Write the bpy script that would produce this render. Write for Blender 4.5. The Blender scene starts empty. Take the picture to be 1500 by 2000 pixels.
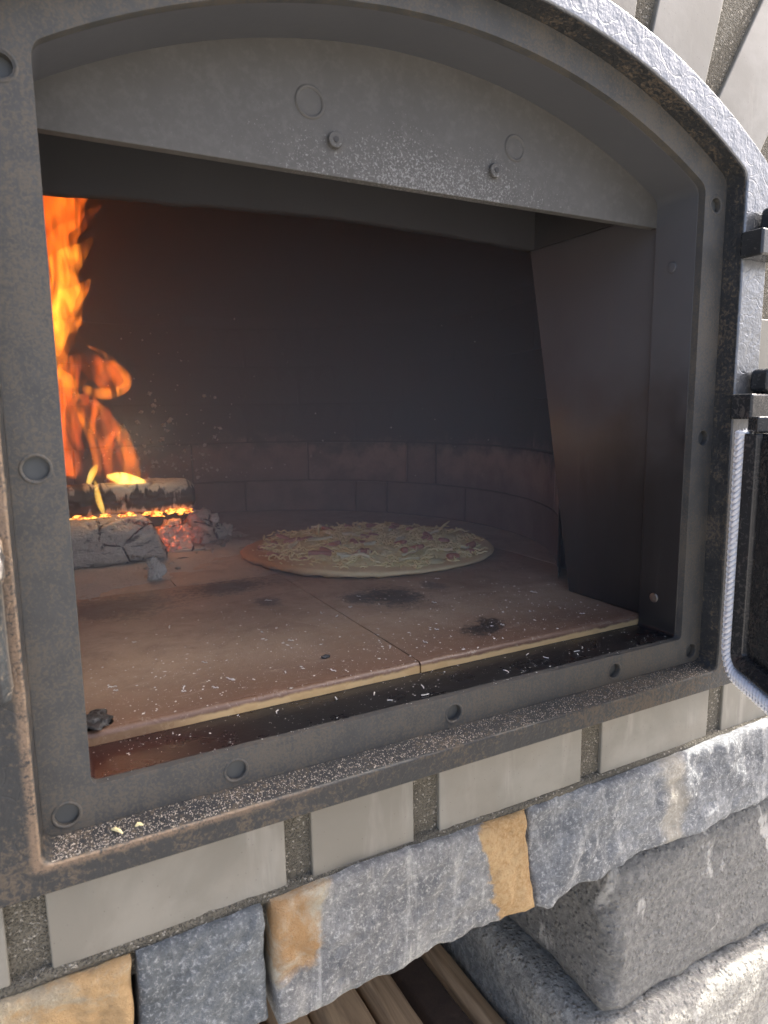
import bpy, bmesh, math, random
from mathutils import Vector, Matrix, noise, Euler
random.seed(7)
RAD = math.radians
PI = math.pi
sc = bpy.context.scene
col = sc.collection

# ------------------------------------------------------------------ camera
CAM_R = ((0.88184, -0.08171, 0.46441), (-0.47137, -0.12615, 0.87287), (-0.01273, -0.98864, -0.14976))  # world <- (right, down, forward)
CAM_C = Vector((-0.0186, -0.3683, 0.1953))
CAM_F = 1325.46                                           # focal length in pixels of the 1500 x 2000 photograph
cd = bpy.data.cameras.new('camera')
cam = bpy.data.objects.new('camera', cd); col.objects.link(cam)
m3 = Matrix([[r[0], -r[1], -r[2]] for r in CAM_R])
cam.matrix_world = Matrix.Translation(CAM_C) @ m3.to_4x4()
cd.sensor_fit = 'VERTICAL'; cd.sensor_height = 36; cd.lens = CAM_F / 2000 * 36
cd.clip_start = 0.01; cd.clip_end = 2000
cd.dof.use_dof = True; cd.dof.focus_distance = 0.62; cd.dof.aperture_fstop = 15
sc.camera = cam

# ------------------------------------------------------------------ sky, sun, exposure
SUN_EL, SUN_AZ = 50, 90          # azimuth measured from -Y (towards the viewer) to +X (right)
w = bpy.data.worlds.new('World'); sc.world = w; w.use_nodes = True
wn = w.node_tree.nodes; wl = w.node_tree.links
bg = wn['Background']; bg.inputs['Strength'].default_value = 0.15
sky = wn.new('ShaderNodeTexSky'); sky.sky_type = 'NISHITA'; sky.sun_disc = False
sky.sun_elevation = RAD(SUN_EL); sky.sun_rotation = RAD(180 - SUN_AZ)
sky.air_density = 0.65; sky.dust_density = 6.0; sky.ozone_density = 0.3
wl.new(sky.outputs[0], bg.inputs['Color'])
sl = bpy.data.lights.new('sun', 'SUN'); sun = bpy.data.objects.new('sun', sl); col.objects.link(sun)
sl.energy = 3.4; sl.angle = RAD(0.6); sl.color = (1, 0.95, 0.87)
sdir = Vector((math.sin(RAD(SUN_AZ)) * math.cos(RAD(SUN_EL)), -math.cos(RAD(SUN_AZ)) * math.cos(RAD(SUN_EL)), math.sin(RAD(SUN_EL))))
sun.rotation_euler = sdir.to_track_quat('Z', 'Y').to_euler()
vs = sc.view_settings
vs.view_transform = 'Standard'; vs.look = 'None'; vs.gamma = 1.0; vs.exposure = 2.15
try: vs.use_curve_mapping = False
except Exception: pass
cy = sc.cycles
cy.use_denoising = True
cy.max_bounces = 8; cy.diffuse_bounces = 5; cy.glossy_bounces = 3; cy.transparent_max_bounces = 24
cy.sample_clamp_indirect = 6

# ------------------------------------------------------------------ photo pixel -> place
def ray(px, py):
    a, b = (px - 750) / CAM_F, (py - 1000) / CAM_F
    return Vector([r[0] * a + r[1] * b + r[2] for r in CAM_R])
def on(ax, v, px, py):
    r = ray(px, py); return CAM_C + r * ((v - CAM_C[ax]) / r[ax])

# ------------------------------------------------------------------ material helper
class M:
    def __init__(s, name):
        s.m = bpy.data.materials.new(name); s.m.use_nodes = True
        s.n = s.m.node_tree.nodes; s.l = s.m.node_tree.links
        s.b = s.n['Principled BSDF']; s.out = s.n['Material Output']
        s.pos = s.n.new('ShaderNodeNewGeometry').outputs['Position']
    def lk(s, a, inp):
        if isinstance(a, (int, float)): inp.default_value = a
        elif isinstance(a, (tuple, list)):
            inp.default_value = (*a[:3], 1) if len(inp.default_value) == 4 else a
        else: s.l.new(a, inp)
    def noise(s, scale, detail=4, rough=.55, dist=0, vec=None):
        n = s.n.new('ShaderNodeTexNoise'); n.inputs['Scale'].default_value = scale
        n.inputs['Detail'].default_value = detail; n.inputs['Roughness'].default_value = rough; n.inputs['Distortion'].default_value = dist
        s.l.new(vec or s.pos, n.inputs['Vector']); return n.outputs['Fac']
    def vor(s, scale, feat='F1', vec=None, out='Distance', rnd=1):
        n = s.n.new('ShaderNodeTexVoronoi'); n.feature = feat; n.inputs['Scale'].default_value = scale
        n.inputs['Randomness'].default_value = rnd
        s.l.new(vec or s.pos, n.inputs['Vector']); return n.outputs[out]
    def ramp(s, f, *st):
        n = s.n.new('ShaderNodeValToRGB'); e = n.color_ramp.elements
        while len(e) < len(st): e.new(.5)
        for i, (p, c) in enumerate(st):
            e[i].position = p; e[i].color = (c, c, c, 1) if isinstance(c, (int, float)) else (*c, 1)
        s.lk(f, n.inputs[0]); return n.outputs[0]
    def mr(s, f, a, b, c=0, d=1, smooth=True):
        n = s.n.new('ShaderNodeMapRange'); n.interpolation_type = 'SMOOTHSTEP' if smooth else 'LINEAR'
        s.lk(f, n.inputs[0])
        for i, v in enumerate((a, b, c, d)): n.inputs[i + 1].default_value = v
        return n.outputs[0]
    def mix(s, f, a, b, mode='MIX'):
        n = s.n.new('ShaderNodeMix'); n.data_type = 'RGBA'; n.blend_type = mode
        s.lk(f, n.inputs[0]); s.lk(a, n.inputs[6]); s.lk(b, n.inputs[7]); return n.outputs[2]
    def op(s, o, a, b=0, c=0):
        n = s.n.new('ShaderNodeMath'); n.operation = o
        for i, v in enumerate((a, b, c)): s.lk(v, n.inputs[i])
        return n.outputs[0]
    def xyz(s, vec=None):
        n = s.n.new('ShaderNodeSeparateXYZ'); s.l.new(vec or s.pos, n.inputs[0]); return n.outputs
    def map(s, scale=(1, 1, 1), rot=(0, 0, 0), loc=(0, 0, 0), vec=None):
        n = s.n.new('ShaderNodeMapping'); s.l.new(vec or s.pos, n.inputs[0])
        n.inputs['Scale'].default_value = scale; n.inputs['Rotation'].default_value = rot; n.inputs['Location'].default_value = loc
        return n.outputs[0]
    def rnd(s): return s.n.new('ShaderNodeObjectInfo').outputs['Random']
    def attr(s, name):
        n = s.n.new('ShaderNodeAttribute'); n.attribute_name = name; return n.outputs['Fac']
    def nrm(s): return s.n.new('ShaderNodeNewGeometry').outputs['Normal']
    def bump(s, h, strength=.5, dist=.001, prev=None):
        n = s.n.new('ShaderNodeBump'); n.inputs['Strength'].default_value = strength; n.inputs['Distance'].default_value = dist
        s.lk(h, n.inputs['Height'])
        if prev: s.l.new(prev, n.inputs['Normal'])
        return n.outputs[0]
    def done(s, color, rough=.6, metal=0, normal=None, spec=None):
        s.lk(color, s.b.inputs['Base Color']); s.lk(rough, s.b.inputs['Roughness']); s.lk(metal, s.b.inputs['Metallic'])
        if spec is not None: s.lk(spec, s.b.inputs['Specular IOR Level'])
        if normal: s.l.new(normal, s.b.inputs['Normal'])
        return s.m

def spot(t, x, y, rx, ry, n, amt=.8):
    """soft stain of its own shape centred on floor point (x, y)"""
    q = t.xyz()
    a = t.op('POWER', t.op('DIVIDE', t.op('SUBTRACT', q[0], x), rx), 2)
    b = t.op('POWER', t.op('DIVIDE', t.op('SUBTRACT', q[1], y), ry), 2)
    d = t.op('ADD', t.op('SQRT', t.op('ADD', a, b)), t.op('MULTIPLY', t.op('SUBTRACT', n, .5), 1.8))
    return t.mr(d, 1.15, .35, 0, amt)

MT = {}
def build_materials():
    # iron of the door frame: blue-black paint under brown ash dust
    def iron(name, dust=.5, base=(.022, .026, .03), dcol=(.17, .135, .10), rough=.42, sc_=330, ring=False):
        t = M(name)
        big = t.noise(14, 3); mid = t.noise(60, 4); f = t.noise(sc_, 3, .6, .6)
        lo = 0.62 - .25 * dust
        thr = t.op('ADD', f, t.op('MULTIPLY', t.op('SUBTRACT', big, .5), .5))
        thr = t.op('ADD', thr, t.op('MULTIPLY', t.op('SUBTRACT', mid, .5), .35)); thr = t.op('ADD', thr, t.op('MULTIPLY', t.op('SUBTRACT', t.noise(1, 4, .7, .2, t.map((260, 260, 22))), .5), .35))
        mask = t.mr(thr, lo, lo + .2, 0, .85)
        c = t.mix(mask, t.mix(mid, base, tuple(v * 1.9 for v in base)), t.mix(t.noise(900, 2), dcol, tuple(v * .6 for v in dcol)))
        r = t.mr(mask, 0, 1, rough, .85, False)
        h = t.op('ADD', t.op('MULTIPLY', f, .6), t.op('MULTIPLY', mid, .8))
        nb = t.bump(h, .35, .0006)
        return t, c, r, nb
    t, c, r, nb = iron('iron_seat', .80, base=(.034, .035, .035), dcol=(.105, .094, .078), sc_=520, rough=.62); MT['seat'] = t.done(c, r, .0, nb, .3)
    # outer flange: cast relief with faint rings
    t, c, r, nb = iron('iron_flange', .55, base=(.014, .0155, .017), dcol=(.105, .084, .062), rough=.55, sc_=430)
    v1 = t.vor(48); rings = t.op('MULTIPLY', t.op('ABSOLUTE', t.op('SINE', t.op('MULTIPLY', v1, 9))), 1)
    v2 = t.vor(150, 'SMOOTH_F1')
    rg = t.mr(rings, .0, .25, 0, 1)
    nb2 = t.bump(rg, .3, .0005, nb); nb3 = t.bump(t.op('ADD', v2, t.noise(420, 3)), .45, .0010, nb2)
    x, y, z = t.xyz()
    q_ = t.op('ADD', t.noise(90, 5, .7), t.noise(700, 3, .7)); e1 = t.op('MULTIPLY', t.mr(t.op('ABSOLUTE', t.op('ADD', z, .0282)), .0036, .0004), t.op('MULTIPLY', t.mr(x, .17, .02), t.mr(x, -.0315, -.0280))); e2 = t.op('MULTIPLY', t.mr(t.op('ABSOLUTE', t.op('ADD', x, .0282)), .0042, .0006), t.op('MULTIPLY', t.mr(z, .34, .28), t.mr(z, -.0315, -.0280)))
    worn = t.op('MULTIPLY', t.op('MULTIPLY', t.op('MAXIMUM', e1, e2), t.mr(q_, .75, 1.05)), t.mr(y, -.0155, -.0168)); c = t.mix(t.op('MULTIPLY', worn, .85), c, (.17, .118, .078))
    sky_sheen = t.mr(t.op('SUBTRACT', t.op('ADD', t.op('MULTIPLY', z, 1.25), x), t.mr(y, -.0165, -.0135, 0, .6)), .60, .80)  # sky reflection painted in: paler, more metallic iron towards upper right
    c2 = t.mix(sky_sheen, c, t.mix(t.noise(80), (.125, .133, .145), (.19, .20, .215)))
    r2 = t.op('ADD', t.op('MULTIPLY', r, t.op('SUBTRACT', 1, sky_sheen)), t.op('MULTIPLY', sky_sheen, .38))
    nz = t.xyz(t.nrm())[2]
    MT['flange'] = t.done(c2, r2, t.op('MULTIPLY', sky_sheen, .8), nb3, .35)
    # throat / side plates: sooty steel, blacker low down and greyer towards the top
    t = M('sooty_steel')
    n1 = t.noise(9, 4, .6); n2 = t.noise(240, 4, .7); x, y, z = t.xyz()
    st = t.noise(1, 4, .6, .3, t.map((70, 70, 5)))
    grey_top = t.mr(t.op('ADD', z, t.op('MULTIPLY', t.op('SUBTRACT', n1, .5), .22)), .13, .27)
    c = t.mix(grey_top, t.mix(st, (.012, .0125, .014), (.026, .026, .027)), t.mix(n1, (.050, .053, .059), (.078, .081, .088)))
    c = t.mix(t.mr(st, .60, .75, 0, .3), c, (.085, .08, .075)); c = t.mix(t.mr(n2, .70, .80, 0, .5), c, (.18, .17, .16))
    MT['throat'] = t.done(c, t.mr(grey_top, 0, 1, .30, .5), .0, t.bump(t.op('ADD', n2, t.op('MULTIPLY', st, 2)), .15, .0004), .6)
    # lintel plate: grey ash-dusted with pale speckle low in the middle
    t = M('lintel_ash')
    x, y, z = t.xyz()
    f = t.noise(620, 4, .7, .4); g = t.noise(25, 5, .65)
    dx = t.op('DIVIDE', t.op('SUBTRACT', x, .235), .155); dz = t.op('DIVIDE', t.op('SUBTRACT', z, .345), .040)
    d = t.op('SQRT', t.op('ADD', t.op('MULTIPLY', dx, dx), t.op('MULTIPLY', dz, dz)))
    d = t.op('ADD', d, t.op('MULTIPLY', t.op('SUBTRACT', g, .5), .8))
    thr = t.op('SUBTRACT', f, t.mr(d, .0, 1.5, -.02, .22))
    mask = t.mr(thr, .50, .60, 0, .75)
    c = t.mix(g, (.046, .045, .042), (.075, .073, .069)); c = t.mix(t.mr(t.noise(140, 5, .75), .45, .7, 0, .4), c, (.095, .093, .088)); c = t.mix(mask, c, (.20, .20, .197))
    MT['lintel'] = t.done(c, .72, 0, t.bump(t.noise(300, 4), .15, .0005))
    # soot brick
    t = M('firebrick')
    x, y, z = t.xyz()
    n1 = t.noise(22, 5, .65); n2 = t.noise(160, 4, .7)
    base = t.mix(t.rnd(), (.26, .185, .155), (.40, .30, .25)); base = t.mix(t.mr(n1, .35, .7), base, (.17, .115, .10))
    s = t.op('ADD', z, t.op('MULTIPLY', t.op('SUBTRACT', n1, .5), .10))
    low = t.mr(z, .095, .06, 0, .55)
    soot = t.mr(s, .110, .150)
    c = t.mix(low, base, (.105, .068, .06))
    c = t.mix(soot, c, t.mix(n2, (.044, .047, .055), (.062, .065, .074)))
    MT['firebrick'] = t.done(c, .85, 0, t.bump(t.op('ADD', n2, n1), .5, .0012))
    t = M('chamber_mortar')
    x, y, z = t.xyz(); n1 = t.noise(40, 4)
    c = t.mix(t.mr(z, .07, .15), t.mix(n1, (.05, .038, .034), (.09, .07, .062)), (.05, .053, .061))
    MT['cmortar'] = t.done(c, .9, 0, t.bump(n1, .5, .002))
    # hearth tile
    t = M('hearth_tile')
    x, y, z = t.xyz()
    n1 = t.noise(7, 5, .6); n2 = t.noise(30, 5, .65, .5); n3 = t.noise(500, 3, .7)
    c = t.mix(t.mr(n1, .3, .7), (.37, .25, .155), (.50, .365, .245))
    c = t.mix(t.mr(n2, .42, .75, 0, .55), c, (.25, .16, .105))
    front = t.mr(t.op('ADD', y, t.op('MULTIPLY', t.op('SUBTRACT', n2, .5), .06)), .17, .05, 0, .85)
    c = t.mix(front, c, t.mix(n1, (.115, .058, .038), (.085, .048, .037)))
    n4 = t.noise(130, 6, .8); c = t.mix(t.mr(n4, .52, .70, 0, .45), c, (.17, .12, .09)); c = t.mix(t.mr(n4, .44, .32, 0, .35), c, (.55, .47, .38))
    scr = t.noise(1, 5, .7, .6, t.map((14, 90, 1), rot=(0, 0, RAD(12)))); c = t.mix(t.mr(scr, .58, .72, 0, .3), c, (.52, .43, .34))
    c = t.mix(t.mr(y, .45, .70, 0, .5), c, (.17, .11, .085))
    nsp = t.op('ADD', t.op('MULTIPLY', n2, .55), t.op('MULTIPLY', t.op('SUBTRACT', t.noise(170, 6, .8), .5), 1.5)); nsp = t.op('ADD', nsp, .22)
    for (sx, sy, rx, ry, a) in ((.302, .215, .030, .035, .9), (.268, .228, .018, .02, .8), (.317, .088, .020, .012, .95), (.335, .10, .012, .012, .85), (.165, .340, .05, .026, .85),
                                (.186, .262, .013, .016, .75), (.192, .521, .03, .02, .9), (.05, .318, .06, .035, .7), (.36, .23, .012, .015, .6), (.235, .36, .03, .04, .4)):
        c = t.mix(spot(t, sx, sy, rx * 1.15, ry * 1.3, nsp, a), c, (.040, .033, .029))
    sp = t.mr(t.op('ADD', n3, t.op('MULTIPLY', t.op('SUBTRACT', n1, .5), .1)), .74, .80, 0, .5)
    c = t.mix(sp, c, (.55, .5, .45))
    edge = t.op('MULTIPLY', t.mr(t.op('ADD', z, t.op('MULTIPLY', t.op('SUBTRACT', n2, .5), .006)), .0052, .0030), t.mr(y, .0535, .049)); edge = t.op('MULTIPLY', edge, t.mr(t.op('ADD', x, t.op('MULTIPLY', n2, .06)), .05, .13, .15, 1))
    c = t.mix(edge, c, t.mix(n2, (.42, .26, .11), (.70, .52, .28)))
    rg_ = t.op('SUBTRACT', t.mr(n2, .3, .7, .42, .62), t.mr(y, .056, .050, 0, .22))
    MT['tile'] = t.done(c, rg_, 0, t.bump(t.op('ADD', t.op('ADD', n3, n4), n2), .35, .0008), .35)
    t = M('hearth_bed'); MT['bed'] = t.done(t.mix(t.noise(200), (.10, .075, .055), (.24, .19, .14)), .95)
    # sill: black glossy, red reflection painted into the colour at left
    t = M('sill_steel')
    x, y, z = t.xyz(); n1 = t.noise(30, 4); n3 = t.noise(520, 3, .7)
    red = t.mr(t.op('ADD', x, t.op('MULTIPLY', n1, .06)), .15, .04)
    c = t.mix(red, (.012, .012, .013), (.032, .012, .010)); c = t.mix(t.mr(n3, .72, .80, 0, .5), c, (.4, .37, .33))
    MT['sill'] = t.done(c, t.mr(n1, .3, .7, .22, .42), 0, t.bump(n3, .25, .0005))
    # face bricks
    t = M('face_brick')
    n1 = t.noise(12, 5, .6, .4); n2 = t.noise(90, 5, .7); n3 = t.noise(900, 2)
    st = t.noise(1, 4, .6, .3, t.map((60, 60, 9)))
    c = t.mix(t.rnd(), (.175, .168, .143), (.215, .206, .178)); c = t.mix(t.mr(n1, .38, .62, 0, .75), c, (.135, .128, .106)); c = t.mix(t.mr(st, .55, .75, 0, .5), c, (.28, .266, .235))
    c = t.mix(t.mr(t.noise(5, 3, .5, 1.5), .52, .56, 0, .35), c, (.155, .14, .112)); c = t.mix(t.mr(n2, .60, .72, 0, .4), c, (.15, .13, .10)); c = t.mix(t.mr(t.vor(210), .09, .04, 0, .85), c, (.07, .06, .05)); c = t.mix(t.mr(t.noise(420, 4, .8), .62, .72, 0, .35), c, (.12, .11, .09))
    MT['brick'] = t.done(c, t.mr(n1, .3, .7, .34, .5), 0, t.bump(t.op('ADD', n2, t.op('MULTIPLY', n3, .3)), .18, .0006))
    t = M('sandy_mortar')
    n1 = t.noise(25, 4); g = t.vor(850, out='Color'); gd = t.vor(850)
    gs = t.n.new('ShaderNodeSeparateColor'); t.l.new(g, gs.inputs[0])
    c = t.mix(n1, (.075, .068, .050), (.135, .122, .094)); c = t.mix(t.mr(gs.outputs[0], .88, 1.0, 0, .75), c, (.40, .37, .31)); c = t.mix(t.mr(gs.outputs[1], .8, .95, 0, .7), c, (.09, .08, .065))
    MT['mortar'] = t.done(c, .9, 0, t.bump(t.op('ADD', t.mr(gd, 0, .6, 1, 0), t.noise(260, 3)), .9, .0016))
    # stones
    def stone(name, base, dark, pale, patch=None, seed=0, vein=.5):
        t = M(name); v = t.map(loc=(seed * 3.1, seed * 1.7, seed))
        n1 = t.noise(20, 7, .7, .5, v); n2 = t.noise(320, 5, .8, .3, v); n3 = t.noise(900, 3, .7, 0, v)
        vv = t.noise(1, 6, .65, 1.0, t.map((48, 20, 8), rot=(0, RAD(6), 0), loc=(seed, 0, seed)))
        c = t.mix(t.mr(n1, .35, .65), dark, base); c = t.mix(t.mr(vv, .52, .68, 0, vein), c, pale)
        c = t.mix(t.mr(n2, .50, .68, 0, .75), c, tuple(p * 1.12 for p in pale)); c = t.mix(t.mr(n2, .46, .34, 0, .6), c, tuple(p * .62 for p in dark))
        c = t.mix(t.mr(n3, .60, .70, 0, .45), c, tuple(p * .5 for p in dark))
        if patch: c = patch(t, c, n1, n2)
        h = t.op('ADD', t.op('MULTIPLY', n1, .8), t.op('ADD', t.op('MULTIPLY', n2, .55), t.op('MULTIPLY', n3, .35)))
        return t.done(c, .8, 0, t.bump(h, 1.0, .0048))
    OR, OR2 = (.36, .205, .075), (.52, .36, .18)
    def pA(t, c, n1, n2):
        x, y, z = t.xyz(); m = t.mr(t.op('ADD', n1, t.op('MULTIPLY', x, 2.0)), .38, .52, .15, .92)
        return t.mix(m, t.mix(.5, c, (.45, .40, .28)), t.mix(n2, OR, OR2))
    def pC(t, c, n1, n2):
        x, y, z = t.xyz(); wob = t.op('MULTIPLY', t.op('SUBTRACT', n1, .5), .05)
        zz = t.op('MULTIPLY', t.op('ADD', z, .10), .16)
        m1 = t.mr(t.op('ADD', t.op('ADD', x, wob), zz), .247, .252)
        m2 = t.op('MULTIPLY', t.mr(t.op('ADD', t.op('SUBTRACT', x, t.op('MULTIPLY', z, .30)), wob), .166, .156), t.mr(t.op('ADD', z, wob), -.155, -.146))
        pat = t.mix(t.mr(n1, .40, .60), OR, (.46, .42, .32))
        c = t.mix(t.op('MULTIPLY', m2, .9), c, pat)
        return t.mix(m1, c, t.mix(t.mr(t.op('ADD', n2, t.op('MULTIPLY', n1, .6)), .6, 1.0), OR, OR2))
    def pD(t, c, n1, n2):
        x, y, z = t.xyz(); wob = t.op('MULTIPLY', t.op('SUBTRACT', n1, .5), .04)
        m = t.op('MULTIPLY', t.mr(t.op('ABSOLUTE', t.op('SUBTRACT', t.op('ADD', x, wob), .445)), .018, .004), .5)
        return t.mix(m, c, (.48, .43, .33))
    MT['stoneA'] = stone('quartzite_ochre', (.36, .32, .23), (.20, .175, .14), (.58, .53, .42), pA, 1)
    MT['stoneB'] = stone('quartzite_blue', (.16, .178, .19), (.085, .098, .108), (.40, .42, .43), None, 2, .2)
    MT['stoneC'] = stone('quartzite_banded', (.27, .272, .265), (.14, .145, .15), (.55, .545, .51), pC, 3)
    MT['stoneD'] = stone('quartzite_grey', (.26, .272, .278), (.14, .15, .16), (.54, .545, .53), pD, 4, .6)
    def concrete(name, a, b, seed):
        t = M(name); v = t.map(loc=(seed, seed * 2, 0))
        n1 = t.noise(16, 5, .6, .3, v); n2 = t.noise(130, 6, .8, 0, v); n3 = t.vor(180, vec=v); st = t.noise(1, 4, .6, .5, t.map((45, 45, 12), loc=(seed, 0, 0)))
        c = t.mix(n1, a, b); c = t.mix(t.mr(n2, .42, .62), t.mix(.5, c, (.06, .062, .064)), c)
        c = t.mix(t.mr(t.op('MULTIPLY', st, n1), .33, .40, 0, .75), c, (.58, .565, .52))
        c = t.mix(t.mr(n3, .10, .02, 0, .8), c, (.50, .48, .44))
        return t.done(c, .92, 0, t.bump(t.op('ADD', n2, t.mr(n3, 0, .5, .6, 0)), 1, .005))
    MT['blockdark'] = concrete('split_concrete_dark', (.20, .20, .187), (.28, .275, .255), 1)
    MT['blockpale'] = concrete('split_concrete_pale', (.42, .405, .355), (.56, .54, .48), 5)
    # wood
    t = M('firewood')
    g = t.noise(1, 6, .65, .8, t.map((55, 3, 55))); g2 = t.noise(1, 4, .6, 0, t.map((240, 8, 240)))
    c = t.mix(t.rnd(), (.46, .31, .175), (.60, .43, .26)); c = t.mix(t.mr(g, .4, .7, 0, .7), c, (.10, .055, .028)); c = t.mix(t.mr(g2, .55, .75, 0, .4), c, (.34, .23, .13))
    MT['wood'] = t.done(c, .75, 0, t.bump(t.op('ADD', g, g2), .5, .0012))
    t = M('bark'); n1 = t.noise(70, 6, .75, .4)
    MT['bark'] = t.done(t.mix(n1, (.025, .016, .011), (.085, .052, .034)), .9, 0, t.bump(n1, .9, .003))
    # logs
    t = M('ash_log')
    n1 = t.noise(45, 5, .65); n2 = t.noise(260, 4, .7); ck = t.attr('crack'); ember = t.attr('ember')
    c = t.mix(n1, (.60, .55, .46), (.82, .77, .66)); c = t.mix(t.mr(n2, .55, .75, 0, .5), c, (.26, .24, .21)); c = t.mix(t.mr(ck, .6, 1.0, 0, .8), c, (.10, .088, .08)); ve = t.vor(1, 'DISTANCE_TO_EDGE', t.map((24, 12, 30))); vm = t.op('MULTIPLY', t.mr(ve, .045, .008), t.mr(n1, .46, .58)); c = t.mix(vm, c, (.09, .075, .065)); br_ = t.noise(1, 3, .5, .4, t.map((90, 160, 260))); c = t.mix(t.mr(br_, .60, .66, 0, .45), c, (.12, .11, .10))
    t.lk(t.mix(n1, (1, .07, .015), (1, .20, .06)), t.b.inputs['Emission Color']); t.lk(t.op('MULTIPLY', t.op('MULTIPLY', ember, t.mr(n2, .48, .66)), .5), t.b.inputs['Emission Strength'])
    gr = t.noise(1, 5, .7, .3, t.map((25, 200, 240))); MT['ashlog'] = t.done(t.mix(t.mr(gr, .55, .7, 0, .4), c, (.30, .27, .23)), .95, 0, t.bump(t.op('ADD', t.op('ADD', n1, gr), t.op('SUBTRACT', n2, t.op('MULTIPLY', vm, 2))), .8, .004))
    t = M('char_log')
    n1 = t.noise(60, 5, .7); st = t.noise(1, 5, .6, .5, t.map((95, 20, 16))); ck = t.attr('crack'); x, y, z = t.xyz()
    band = t.op('ADD', t.mr(t.op('ABSOLUTE', t.op('SUBTRACT', z, .084)), .004, .019, -.14, .10), t.mr(x, .03, .12, -.12, .03))
    m = t.mr(t.op('ADD', st, band), .43, .53)
    c = t.mix(m, t.mix(n1, (.010, .010, .011), (.03, .028, .028)), t.mix(n1, (.30, .28, .25), (.48, .45, .40))); c = t.mix(t.op('MULTIPLY', ck, .8), c, (.008, .008, .008))
    MT['charlog'] = t.done(c, .8, 0, t.bump(n1, .6, .002))
    t = M('ember'); n1 = t.noise(160, 4, .7)
    t.lk(t.mix(t.mr(n1, .35, .65), (1, .08, .015), (1, .40, .06)), t.b.inputs['Emission Color']); t.lk(t.mr(n1, .3, .6, .06, 1.3), t.b.inputs['Emission Strength'])
    MT['ember'] = t.done((.06, .03, .02), .9)
    t = M('charcoal'); n1 = t.noise(150, 5, .7); MT['charcoal'] = t.done(t.mix(t.mr(n1, .4, .7), (.012, .012, .013), (.09, .088, .085)), .55, 0, t.bump(n1, .8, .003))
    t = M('ash_powder'); n1 = t.noise(300, 5, .75); n2 = t.noise(30)
    c = t.mix(n2, (.42, .36, .29), (.62, .55, .46)); c = t.mix(t.mr(n1, .55, .7, 0, .7), c, (.12, .085, .065)); MT['ash'] = t.done(c, .95, 0, t.bump(n1, 1, .003))
    t = M('ash_flake'); MT['flake'] = t.done(t.mix(t.noise(200, 2), (.48, .44, .38), (.85, .83, .80)), .9)
    t = M('sawdust'); g = t.noise(2500, 1); MT['dust'] = t.done(t.mix(t.mr(g, .35, .65), (.13, .105, .08), (.56, .50, .42)), .9)
    # pizza
    t = M('pizza_crust'); n1 = t.noise(30, 4); n2 = t.noise(180, 4); x, y, z = t.xyz()
    c = t.mix(n1, (.74, .54, .27), (.85, .67, .38)); br = t.mr(t.op('SUBTRACT', x, t.op('MULTIPLY', y, .15)), .235, .165)
    c = t.mix(br, c, t.mix(n2, (.42, .17, .045), (.55, .26, .08))); c = t.mix(t.mr(n2, .64, .74, 0, .5), c, (.25, .12, .05))
    MT['crust'] = t.done(c, .7, 0, t.bump(n2, .4, .001))
    t = M('melted_cheese'); n1 = t.noise(45, 5, .6); n2 = t.noise(140, 4); x, y, z = t.xyz()
    c = t.mix(t.mr(n1, .35, .65), (.80, .64, .26), (.92, .82, .48)); c = t.mix(t.mr(n2, .58, .72, 0, .5), c, (.55, .38, .15))
    br = t.mr(t.op('SUBTRACT', x, t.op('MULTIPLY', y, .15)), .27, .17, 0, .75); c = t.mix(br, c, (.45, .21, .06))
    MT['cheese'] = t.done(c, .45, 0, t.bump(t.op('ADD', n1, n2), .6, .002))
    t = M('cheese_shred'); MT['shred'] = t.done(t.mix(t.noise(60, 2), (.78, .62, .26), (.92, .84, .52)), .45)
    t = M('sausage'); n1 = t.noise(120, 3); MT['sausage'] = t.done(t.mix(t.rnd(), t.mix(n1, (.40, .15, .10), (.50, .23, .16)), (.46, .20, .13)), .4)
    t = M('onion'); MT['onion'] = t.done(t.mix(t.noise(80), (.74, .66, .40), (.85, .80, .60)), .4)
    # door
    t, c, r, nb = iron('door_iron', .30, base=(.016, .017, .018), dcol=(.10, .085, .07), rough=.26); MT['door'] = t.done(c, r, 0, nb)
    t = M('gasket_rope'); n1 = t.noise(900, 2); MT['rope'] = t.done(t.mix(n1, (.62, .63, .66), (.82, .83, .86)), .5)
    t = M('bright_steel'); n1 = t.noise(120, 4, .7); MT['steel'] = t.done(t.mix(n1, (.22, .17, .13), (.60, .59, .58)), t.mr(n1, .3, .7, .5, .3), 1, t.bump(n1, .4, .002))
    t = M('bolt_plug'); MT['plug'] = t.done(t.mix(t.noise(90), (.035, .04, .043), (.07, .075, .075)), .6)
    t = M('paving'); MT['ground'] = t.done(t.mix(t.noise(6, 6), (.22, .205, .185), (.30, .285, .26)), .9)
    t = M('render_coat'); MT['body'] = t.done(t.mix(t.noise(9, 5), (.20, .185, .15), (.27, .25, .21)), .9, 0, t.bump(t.noise(260, 4), .7, .002))
    t = M('soot'); MT['soot'] = t.done(t.mix(t.noise(20), (.026, .026, .028), (.042, .042, .044)), .8)
build_materials()

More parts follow.
